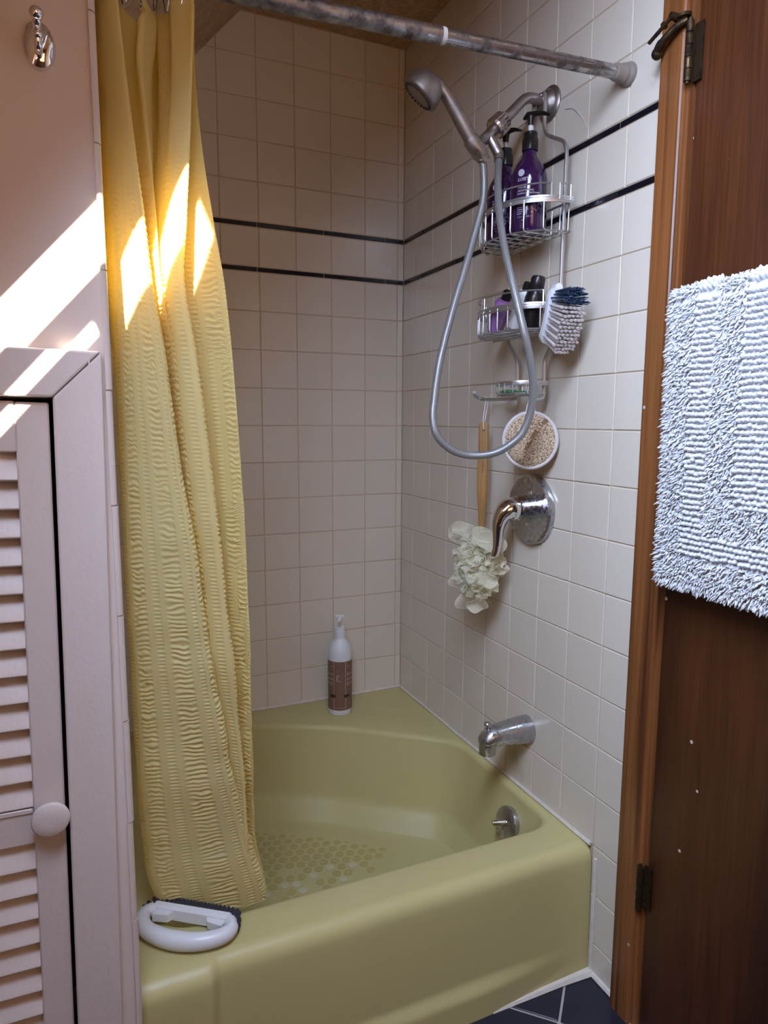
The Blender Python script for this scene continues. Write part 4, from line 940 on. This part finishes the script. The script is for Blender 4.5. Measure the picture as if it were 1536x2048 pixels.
CUR = [
(1.770, [(-0.908, -0.916), (-0.902, -0.956), (-0.882, -0.972), (-0.872, -0.927), (-0.845, -0.951), (-0.819, -0.928), (-0.807, -0.959), (-0.783, -0.971), (-0.787, -0.929), (-0.778, -0.948), (-0.793, -0.919)]),
(1.678, [(-0.909, -0.908), (-0.899, -0.949), (-0.876, -0.965), (-0.87, -0.919), (-0.85, -0.943), (-0.823, -0.92), (-0.808, -0.951), (-0.786, -0.963), (-0.788, -0.92), (-0.779, -0.94), (-0.792, -0.911)]),
(1.57, [(-0.908, -0.898), (-0.898, -0.938), (-0.866, -0.954), (-0.862, -0.908), (-0.844, -0.933), (-0.826, -0.909), (-0.817, -0.94), (-0.791, -0.952), (-0.793, -0.909), (-0.769, -0.929), (-0.787, -0.9)]),
(1.47, [(-0.907, -0.888), (-0.896, -0.929), (-0.856, -0.945), (-0.844, -0.898), (-0.838, -0.923), (-0.83, -0.898), (-0.822, -0.93), (-0.797, -0.942), (-0.792, -0.899), (-0.753, -0.919), (-0.781, -0.889)]),
(1.393, [(-0.906, -0.88), (-0.893, -0.922), (-0.849, -0.938), (-0.834, -0.891), (-0.833, -0.915), (-0.828, -0.891), (-0.826, -0.922), (-0.802, -0.934), (-0.791, -0.891), (-0.739, -0.911), (-0.775, -0.881)]),
(1.293, [(-0.903, -0.87), (-0.89, -0.912), (-0.834, -0.928), (-0.821, -0.88), (-0.819, -0.905), (-0.82, -0.88), (-0.816, -0.912), (-0.787, -0.924), (-0.777, -0.881), (-0.728, -0.901), (-0.765, -0.871)]),
(1.139, [(-0.9, -0.855), (-0.889, -0.897), (-0.817, -0.913), (-0.807, -0.865), (-0.805, -0.89), (-0.807, -0.865), (-0.803, -0.897), (-0.768, -0.909), (-0.757, -0.865), (-0.716, -0.885), (-0.751, -0.855)]),
(0.973, [(-0.897, -0.839), (-0.889, -0.881), (-0.794, -0.897), (-0.791, -0.848), (-0.789, -0.873), (-0.787, -0.848), (-0.784, -0.881), (-0.75, -0.892), (-0.744, -0.848), (-0.706, -0.868), (-0.735, -0.837)]),
(0.746, [(-0.895, -0.817), (-0.884, -0.86), (-0.768, -0.875), (-0.765, -0.825), (-0.766, -0.851), (-0.763, -0.825), (-0.762, -0.858), (-0.73, -0.87), (-0.728, -0.824), (-0.698, -0.845), (-0.719, -0.814)]),
(0.547, [(-0.894, -0.798), (-0.877, -0.841), (-0.736, -0.855), (-0.736, -0.804), (-0.738, -0.831), (-0.736, -0.804), (-0.733, -0.838), (-0.713, -0.85), (-0.713, -0.804), (-0.692, -0.824), (-0.71, -0.793)]),
(0.385, [(-0.884, -0.782), (-0.866, -0.826), (-0.698, -0.838), (-0.703, -0.787), (-0.709, -0.814), (-0.713, -0.788), (-0.72, -0.822), (-0.704, -0.834), (-0.703, -0.787), (-0.684, -0.808), (-0.701, -0.777)]),
(0.262, [(-0.861, -0.771), (-0.843, -0.815), (-0.67, -0.827), (-0.675, -0.775), (-0.694, -0.803), (-0.698, -0.776), (-0.71, -0.811), (-0.699, -0.823), (-0.693, -0.776), (-0.66, -0.796), (-0.686, -0.765)])]
def crom(Pm, t):
    n_ = Pm.shape[0]; i = np.clip(np.floor(t).astype(int), 0, n_-2); f = (t-i)[:, None] if Pm.ndim == 2 else (t-i)[:, None, None]
    a, b, c, d_ = Pm[np.maximum(i-1, 0)], Pm[i], Pm[i+1], Pm[np.minimum(i+2, n_-1)]
    return 0.5*(2*b+(c-a)*f+(2*a-5*b+4*c-d_)*f**2+(3*b-a-3*c+d_)*f**3)
NS, NZ = 420, 1000
zk = np.array([c[0] for c in CUR]); Pk = np.array([c[1] for c in CUR])      # levels x points x 2
zt = np.linspace(1.764, 0.262, NZ); ti = np.interp(-zt, -zk, np.arange(len(zk)))
Pk[:, 3] += (-0.020, 0.035); Pk[:, 5] += (-0.010, 0.030); Pk[:, 8] += (-0.022, 0.035); Pk[:, 10] += (-0.02, 0.02); Pk[-3:, :, 1] += np.array([0.006, 0.014, 0.020])[:, None]
lev = crom(Pk, ti)                                                          # NZ x 11 x 2
# arc length share of the control points, averaged, gives an even spread of columns
seg = np.linalg.norm(np.diff(lev, axis=1), axis=2).mean(0); cum = np.concatenate([[0], np.cumsum(seg)]); tot = cum[-1]
sc_ = np.linspace(0, tot, NS); tp = np.interp(sc_, cum, np.arange(11))
XY = crom(np.transpose(lev, (1, 0, 2)), tp)                                  # NS x NZ x 2
XY = np.transpose(XY, (1, 0, 2))
U = np.tile(sc_[None, :], (NZ, 1)); Vv = np.tile(zt[:, None], (1, NS))
tx = np.gradient(XY[:, :, 0], axis=1); ty = np.gradient(XY[:, :, 1], axis=1); ln = np.sqrt(tx*tx+ty*ty)+1e-9
nx, ny = ty/ln, -tx/ln
def snoise(gx_, gy_, seed):
    r = np.random.RandomState(seed); T = r.rand(256, 256)
    xi, yi = np.floor(gx_).astype(int), np.floor(gy_).astype(int); fx, fy = gx_-xi, gy_-yi
    fx = fx*fx*(3-2*fx); fy = fy*fy*(3-2*fy); g = lambda a, b: T[a % 256, b % 256]
    return (g(xi, yi)*(1-fx)+g(xi+1, yi)*fx)*(1-fy)+(g(xi, yi+1)*(1-fx)+g(xi+1, yi+1)*fx)*fy
per = 0.043; ph = (U % per)
def bandw(a, b, e=0.0016): return np.clip((ph-a)/e, 0, 1)*np.clip((b-ph)/e, 0, 1)
wide = bandw(0.000, 0.020); ladder = bandw(0.0285, 0.0355, 0.0010)
warp = snoise(U*90, Vv*70, 3)*2.6+snoise(U*220, Vv*60, 4)*1.2
pk = np.sin(2*np.pi*Vv/0.0088+warp*2.2)*(0.45+0.9*snoise(U*70+9, Vv*45, 5))
ld_ = np.sin(2*np.pi*Vv/0.0068+snoise(U*40, Vv*50, 6)*3)
amp = np.clip((1.66-Vv)/0.25, 0, 1)*(0.65+0.35*np.clip((1.2-Vv)/0.4, 0, 1))
big = (snoise(U*14, Vv*9, 8)-0.5)*0.006+(snoise(U*30, Vv*22, 9)-0.5)*0.003
D = amp*(0.0014*wide*pk+0.0009*ladder*ld_-0.0006*(wide+ladder)) + big*np.clip((1.3-Vv)/0.5, 0.15, 1)
# hanging pleats under the rings
plt = np.clip((Vv-1.50)/0.22, 0, 1)**1.4; D = D+plt*0.0085*np.sin(2*np.pi*U/0.031+1.0)*np.clip((U/tot-0.24)/0.08, 0, 1)*np.clip((0.66-U/tot)/0.08, 0, 1)
Zd = -(0.006+0.036*np.clip((U/tot-0.22)/0.1, 0, 1)*np.clip((0.60-U/tot)/0.1, 0, 1))*np.abs(np.sin(np.pi*U/0.050))*np.clip((Vv-1.66)/0.09, 0, 1)
VX = XY[:, :, 0]+nx*D; VX = np.maximum(VX, XP+0.004); VY = XY[:, :, 1]+ny*D
vert = np.stack([VX, VY, Vv+Zd], -1).reshape(-1, 3)
ii, jj = np.meshgrid(np.arange(NZ-1), np.arange(NS-1), indexing='ij'); q0 = (ii*NS+jj).ravel()
FF = np.stack([q0, q0+1, q0+NS+1, q0+NS], 1)
cur = empty('shower_curtain', (-0.80, -0.87, 0.27)); tag(cur, 'yellow seersucker shower curtain gathered against the closet wall, hem inside the tub', 'curtain')
co = np_mesh('curtain_cloth', vert-np.array((-0.80, -0.87, 0.27)), FF, M['cloth'], cur, uv=np.stack([U.ravel(), Vv.ravel()], 1))

# ------------------------------------------------------------------ white bath mat hung over a bar on the door
bar = empty('towel_bar', (-0.012, -1.43, 1.385)); tag(bar, 'slim brass bar on the brown door under the hanging white mat', 'towel bar')
m = MB(); m.tube([(-0.040, -0.22, 0), (-0.040, 0.22, 0)], 0.007, 12); m.build('bar', M['brass'], bar)
for y in (-0.2, 0.2):
    m = MB(); m.lathe([(0.016, 0.002), (0.015, 0.006), (0.007, 0.010), (0.007, 0.040)], (0, y, 0), (-1, 0, 0), 16); m.build('post', M['brass'], bar)
bm = empty('bath_mat', (-0.052, -1.43, 0.92)); tag(bm, 'thick white chenille bath mat with ribbed bands hanging on the brown door', 'bath mat')
Y1, Y0, ZT, ZBm = -1.150, -1.71, 1.402, 0.918     # visible panel: Y from Y1 (left edge) towards the door handle side
mb_ = MB(); prof = [(-0.026, ZBm+0.002), (-0.034, ZBm), (-0.038, ZBm+0.004), (-0.074, ZBm+0.0), (-0.078, ZBm+0.006)]
# cross-section of the folded mat: front leaf, fold over the bar, rear leaf
cs = [(-0.064, ZBm), (-0.066, 1.36), (-0.064, 1.385), (-0.058, 1.397), (-0.050, 1.400), (-0.040, 1.397), (-0.034, 1.385), (-0.032, 1.36), (-0.024, 0.99), (-0.018, 0.99), (-0.024, 1.36), (-0.028, 1.378), (-0.036, 1.3895), (-0.050, 1.3925), (-0.055, 1.388), (-0.059, 1.36), (-0.057, ZBm)]
ylist = [Y1-0.004, Y1-0.012, Y1-0.03]+list(np.linspace(Y1-0.06, Y0, 14))
vs = []
for y in ylist:
    rc = 0.012*max(0, 1-(Y1-y)/0.03)
    for (x, z) in cs: vs.append((x, y, z+(rc if z < ZBm+0.01 else (-rc if z > 1.38 else 0))))
k = len(cs); Fq = [(i*k+j, (i+1)*k+j, (i+1)*k+(j+1) % k, i*k+(j+1) % k) for i in range(len(ylist)-1) for j in range(k)]+[tuple(range(k)), tuple((len(ylist)-1)*k+j for j in range(k))]
mb_.add([(v[0]+0.052, v[1]+1.43, v[2]-0.92) for v in vs], Fq); o = mb_.build('mat_backing', M['mat'], bm, smooth=50); recalc(o)
# pile: shag tufts and rows of chenille nubs in concentric bands
SV, SF, NV, NF = [], [], [], []
def band(y, z):
    e = min(Y1-y, z-ZBm)
    if e < 0.052: return 's'
    if e < 0.092: return 'r'
    if e < 0.142: return 's'
    if e < 0.300: return 'r2'
    return 's'
def surf(y, z):      # front surface point, normal; z may run over the fold
    if z <= 1.375: return Vector((-0.0655, y, z)), Vector((-1, 0, 0))
    a = min(1.0, (z-1.375)/0.040)*math.pi*0.75; return Vector((-0.050-0.0155*math.cos(a), y, 1.382+0.0175*math.sin(a))), Vector((-math.cos(a), 0, math.sin(a)))
off = Vector((0.052, 1.43, -0.92))
ns_ = 0
def tuft(p, d_, L, r):
    global ns_
    b = len(SV); x, y, a = frame(d_, (0.2, 0.9, 0.1)); p = p+off
    bend = Vector((rnd.gauss(0, .25), rnd.gauss(0, .3), -0.25))
    for t, rr_ in ((0, r), (0.55, r*1.05), (1.0, r*0.45)):
        c = p+a*(L*t)+bend*(L*t*t*0.7)
        for j in range(4):
            an = j*math.pi/2; SV.append(c+x*rr_*math.cos(an)+y*rr_*math.sin(an))
    for i in range(2):
        for j in range(4): SF.append((b+i*4+j, b+i*4+(j+1) % 4, b+(i+1)*4+(j+1) % 4, b+(i+1)*4+j))
    SF.append((b+8, b+9, b+10, b+11))
def nub(p, nrm_, ry, rz, rx):
    b = len(NV); p = p+off
    x = nrm_; z = Vector((0, 0, 1)); z = (z-x*z.dot(x)).normalized(); y = z.cross(x)
    for i, (s_, h) in enumerate(((1.0, -0.2), (0.92, 0.35), (0.55, 0.8))):
        for j in range(6):
            an = j*math.pi/3; NV.append(p+y*(ry*s_*math.cos(an))+z*(rz*s_*math.sin(an))+x*(rx*h))
    NV.append(p+x*rx)
    for i in range(2):
        for j in range(6): NF.append((b+i*6+j, b+i*6+(j+1) % 6, b+(i+1)*6+(j+1) % 6, b+(i+1)*6+j))
    for j in range(6): NF.append((b+12+j, b+12+(j+1) % 6, b+18, b+18))
YV = -1.50            # beyond this the mat lies outside the picture and carries a coarser pile
y = Y1
st = 0.0038
for i in range(int((Y1-Y0)/st)):
    for j in range(int((1.412-ZBm)/st)+1):
        yy_ = Y1-0.002-(i+rnd.random())*st; z_ = ZBm+(j+rnd.random())*st
        if yy_ < YV and (i+j) % 2: continue
        if band(yy_, z_) != 's': continue
        p, n_ = surf(yy_, z_); e = Vector((0, 0, 0))
        if Y1-yy_ < 0.012: e += Vector((0, 1.0, 0))
        if z_-ZBm < 0.012: e += Vector((0, 0, -1.0))
        tuft(p, (n_+e+Vector((rnd.gauss(0, .35), rnd.gauss(0, .45), rnd.gauss(-.45, .4)))).normalized(), rnd.uniform(0.0065, 0.0105), rnd.uniform(0.0013, 0.0019))
# edge and hem fringe
for k in range(700):
    t = rnd.random()
    if k % 2: tuft(Vector((rnd.uniform(-0.066, -0.054), Y1-0.003, ZBm+0.008+t*0.475)), Vector((rnd.gauss(-.3, .3), 1, rnd.gauss(-.5, .4))).normalized(), rnd.uniform(0.006, 0.011), 0.0022)
    else: tuft(Vector((rnd.uniform(-0.066, -0.054), Y1-0.008-t*0.54, ZBm+0.001)), Vector((rnd.gauss(-.3, .3), rnd.gauss(0, .4), -1)).normalized(), rnd.uniform(0.006, 0.011), 0.0022)
ry, rz = 0.0052, 0.0068
for i in range(int((Y1-Y0)/0.0080)):
    for j in range(int((1.412-ZBm)/0.0092)+1):
        yy_ = Y1-0.002-(i+0.5+(0.25 if j % 2 else -.25))*0.0080+rnd.gauss(0, .0006); z_ = ZBm+(j+0.5)*0.0092+rnd.gauss(0, .0008)
        if not band(yy_, z_).startswith('r'): continue
        p, n_ = surf(yy_, z_); nub(p, n_, 0.0043, 0.0046, rnd.uniform(0.0095, 0.0115))
o = np_mesh('shag_pile', [tuple(v) for v in SV], SF, M['mat'], bm); o['kind'] = 'stuff'
o = MB(); o.v = [tuple(v) for v in NV]; o.f = [f if f[2] != f[3] else f[:3] for f in NF]; o = o.build('chenille_nubs', M['mat'], bm, smooth=80); o['kind'] = 'stuff'

# ------------------------------------------------------------------ bottle on the tub corner
tb = empty('lotion_bottle', (-0.257, -0.107, DECK)); tag(tb, 'white pump bottle with brown label standing on the yellow tub corner', 'bottle')
R = 0.0365
m = MB(); m.lathe([(0.030, 0.0), (0.0345, 0.0015), (R, 0.006), (R, 0.190), (R-0.001, 0.200), (R-0.0045, 0.213), (R-0.010, 0.224), (R-0.017, 0.232), (0.0165, 0.236), (0.0150, 0.240)], n=44); m.build('bottle_body', M['whiteb'], tb)
m = MB(); m.lathe([(0.0152, 0.238), (0.0160, 0.239), (0.0160, 0.259), (0.0150, 0.260), (0.0150, 0.270), (0.0135, 0.272), (0.006, 0.270)], n=32); m.build('collar', M['whitep'], tb)
m = MB(); m.tube([(0, 0, 0.268), (0, 0, 0.282), (0, 0, 0.294)], [0.0035, 0.0050, 0.0062], 14)
sd = Vector((-0.40, -0.91, 0)); m.tube([-sd*0.010+Vector((0, 0, 0.298)), Vector((0, 0, 0.301)), sd*0.022+Vector((0, 0, 0.301)), sd*0.034+Vector((0, 0, 0.296))], [0.006, 0.009, 0.006, 0.0045], 12, flat=0.6)
fd2 = Vector((0.91, -0.40, 0)); m.tube([-fd2*0.0135+Vector((0, 0, 0.304)), fd2*0.0135+Vector((0, 0, 0.304))], 0.0045, 10)
m.build('pump_head', M['whitep'], tb)
m = MB(); m.lathe([(R+0.0004, 0.018), (R+0.0004, 0.172)], n=64); m.f = m.f[:-2]; m.build('paper_label', M['brownlabel'], tb, smooth=60)
af = math.atan2(-2.007+0.107, -0.955+0.257)-0.02; Rl = R+0.0008
ln_ = MB()
for x in (-0.0185, 0.0185): wrap_line(ln_, (x, 0.020), (x, 0.171), 0.0011, Rl, af, 0)
wrap_line(ln_, (-0.0185, 0.026), (0.0185, 0.026), 0.0008, Rl, af, 0)
for x0 in (-0.034, 0.0225): wrap_line(ln_, (x0, 0.156), (x0+0.012, 0.156), 0.0008, Rl, af, 0); wrap_line(ln_, (x0, 0.096), (x0+0.012, 0.096), 0.0008, Rl, af, 0)
for s_, sz, x, zz4 in (('GOAT', 0.0105, 0.0225, 0.128), ('COCO', 0.0105, 0.0225, 0.112), ('[RAW]', 0.0080, 0.0225, 0.100), ('MILK', 0.0105, -0.0450, 0.128), ('CREAM', 0.0105, -0.0560, 0.112), ('RAW]', 0.0080, -0.0440, 0.100)):
    wrap_text(ln_, s_, sz, Rl, zz4, af+x/Rl)
ln_.build('lettering', M['labelink'], tb, smooth=0)
ln_ = MB()
for x0 in (-0.034, 0.0135): wrap_line(ln_, (x0, 0.063), (x0+0.0205, 0.063), 0.0095, Rl+0.0002, af, 0)
ln_.build('label_bars', M['labelbar'], tb, smooth=0)
ln_ = MB()
for (cx, cy, rx, ry) in ((-0.0085, 0.119, 0.0032, 0.0100), (-0.0050, 0.1275, 0.0050, 0.0035), (0.0010, 0.1115, 0.0055, 0.0017), (-0.006, 0.143, 0.0018, 0.0014)):
    wrap_poly(ln_, [(cx+rx*math.cos(i*math.pi/6)*(1+0.15*math.sin(3*i)), cy+ry*math.sin(i*math.pi/6)*(1+0.12*math.cos(2*i))) for i in range(12)], Rl, af, 0)
ln_.build('worn_emblem', plain('worn_label', (0.34, 0.25, 0.21), 0.7, noise=.2, nscale=200), tb, smooth=0)

# ------------------------------------------------------------------ D-shaped scrubbing brush lying on the tub rim
hb_ = empty('hand_brush', (-0.826, -0.866, DECK+0.001), (0, 0, math.radians(-36))); tag(hb_, 'white plastic D handled brush with slate bristles lying on the tub rim', 'brush')
# local: x along the straight bar, -y towards the room edge (bow of the handle), +y bristles
bow = [(0.074, 0.020), (0.083, 0.006), (0.080, -0.010), (0.064, -0.025), (0.038, -0.037), (0.006, -0.042), (-0.026, -0.040), (-0.056, -0.031), (-0.077, -0.013), (-0.083, 0.006), (-0.074, 0.020)]
m = MB(); pth = catmull([(x, y, 0.017) for x, y in bow], 6); L = len(pth)
m.tube(pth, list(np.interp(np.linspace(0, 1, L), [0, .12, .3, .5, .7, .88, 1], [0.011, 0.012, 0.0135, 0.015, 0.0135, 0.012, 0.011])), 16, flat=1.05)
m.build('handle_bow', M['whitep'], hb_)
m = MB(); m.box((0, 0.022, 0.015), (0.150, 0.016, 0.028), bev=0.004); m.build('brush_bar', M['whitep'], hb_)
for s_ in (-1, 1):
    m = MB(); m.prism([(s_*0.070, 0.018), (s_*0.030, 0.018), (s_*0.038, 0.004), (s_*0.066, 0.000)], 0.008, 0.022); o = m.build('gusset', M['whitep'], hb_, smooth=0); recalc(o)
tf = MB(); 
for k in range(7):
    a = 2*math.pi*k/6 if k else 0; r_ = 0.0018 if k else 0
    tf.tube([(r_*math.cos(a)*.6, 0, r_*math.sin(a)*.6), (r_*math.cos(a)*1.5, 0.018, r_*math.sin(a)*1.5)], [0.0011, 0.0013], 6)
tme = tf.mesh('bristle_tuft', M['bristd'])
for i in range(21):
    x = -0.070+0.140*i/20; fan = (i-10)/10; an = -0.5*fan**3
    for zz4 in (0.0085, 0.0215): link('bristle_tuft', tme, hb_, (x, 0.028, zz4), (0, 0, an))
for s_ in (-1, 1):
    for k in range(3): 
        for zz4 in (0.0085, 0.0215): link('bristle_tuft', tme, hb_, (s_*(0.073+0.001*k), 0.026-0.006*k, zz4), (0, 0, -s_*(0.75+0.38*k)))

# ------------------------------------------------------------------ small things on the walls
hk = empty('wall_hook', (-0.977, YF, 1.640)); tag(hk, 'chrome double robe hook on an oval plate above the closet door', 'hook')
m = MB(); m.lathe([(0.0285, 0.0), (0.0285, 0.002), (0.0265, 0.0055), (0.020, 0.0085), (0.010, 0.010), (0.001, 0.0105)], (0, 0, 0), (0, -1, 0), 40, sx=0.66); m.build('oval_plate', M['chrome'], hk)
m = MB(); m.tube(catmull([(0, -0.006, 0.006), (0, -0.022, 0.008), (0, -0.036, 0.008), (0, -0.041, 0.013)], 6), [0.0058]*6+[0.0048]*13, 12); m.ball((0, -0.042, 0.017), 0.0080, 16); m.build('upper_prong', M['chrome'], hk)
m = MB(); m.tube(catmull([(0, -0.006, -0.008), (0, -0.016, -0.014), (0, -0.027, -0.013), (0, -0.031, -0.004)], 6), 0.0045, 12); m.ball((0, -0.0315, -0.001), 0.0062, 14); m.build('lower_prong', M['chrome'], hk)
m = MB(); m.tube(catmull([(-0.001, -0.773, 1.829), (-0.0014, -0.800, 1.820), (-0.0014, -0.822, 1.800), (-0.0014, -0.836, 1.784), (-0.001, -0.845, 1.766)], 6), 0.0009, 5)
tag(m.build('stray_hair', M['cord']), 'thin curved white hair stuck on the tiles beside the shower flange', 'hair')
m = MB(); m.prism([(-0.082, 1.636), (-0.042, 1.634), (-0.041, 1.650), (-0.050, 1.662), (-0.056, 1.655), (-0.064, 1.670), (-0.078, 1.676)], 0.0007, 0.0012, lambda x, y, z: (x, -z, y)); o = m.build('adhesive_patch', M['residue'], smooth=0); recalc(o)
tag(o, 'small pale adhesive residue on the tile between the black lines', 'residue')
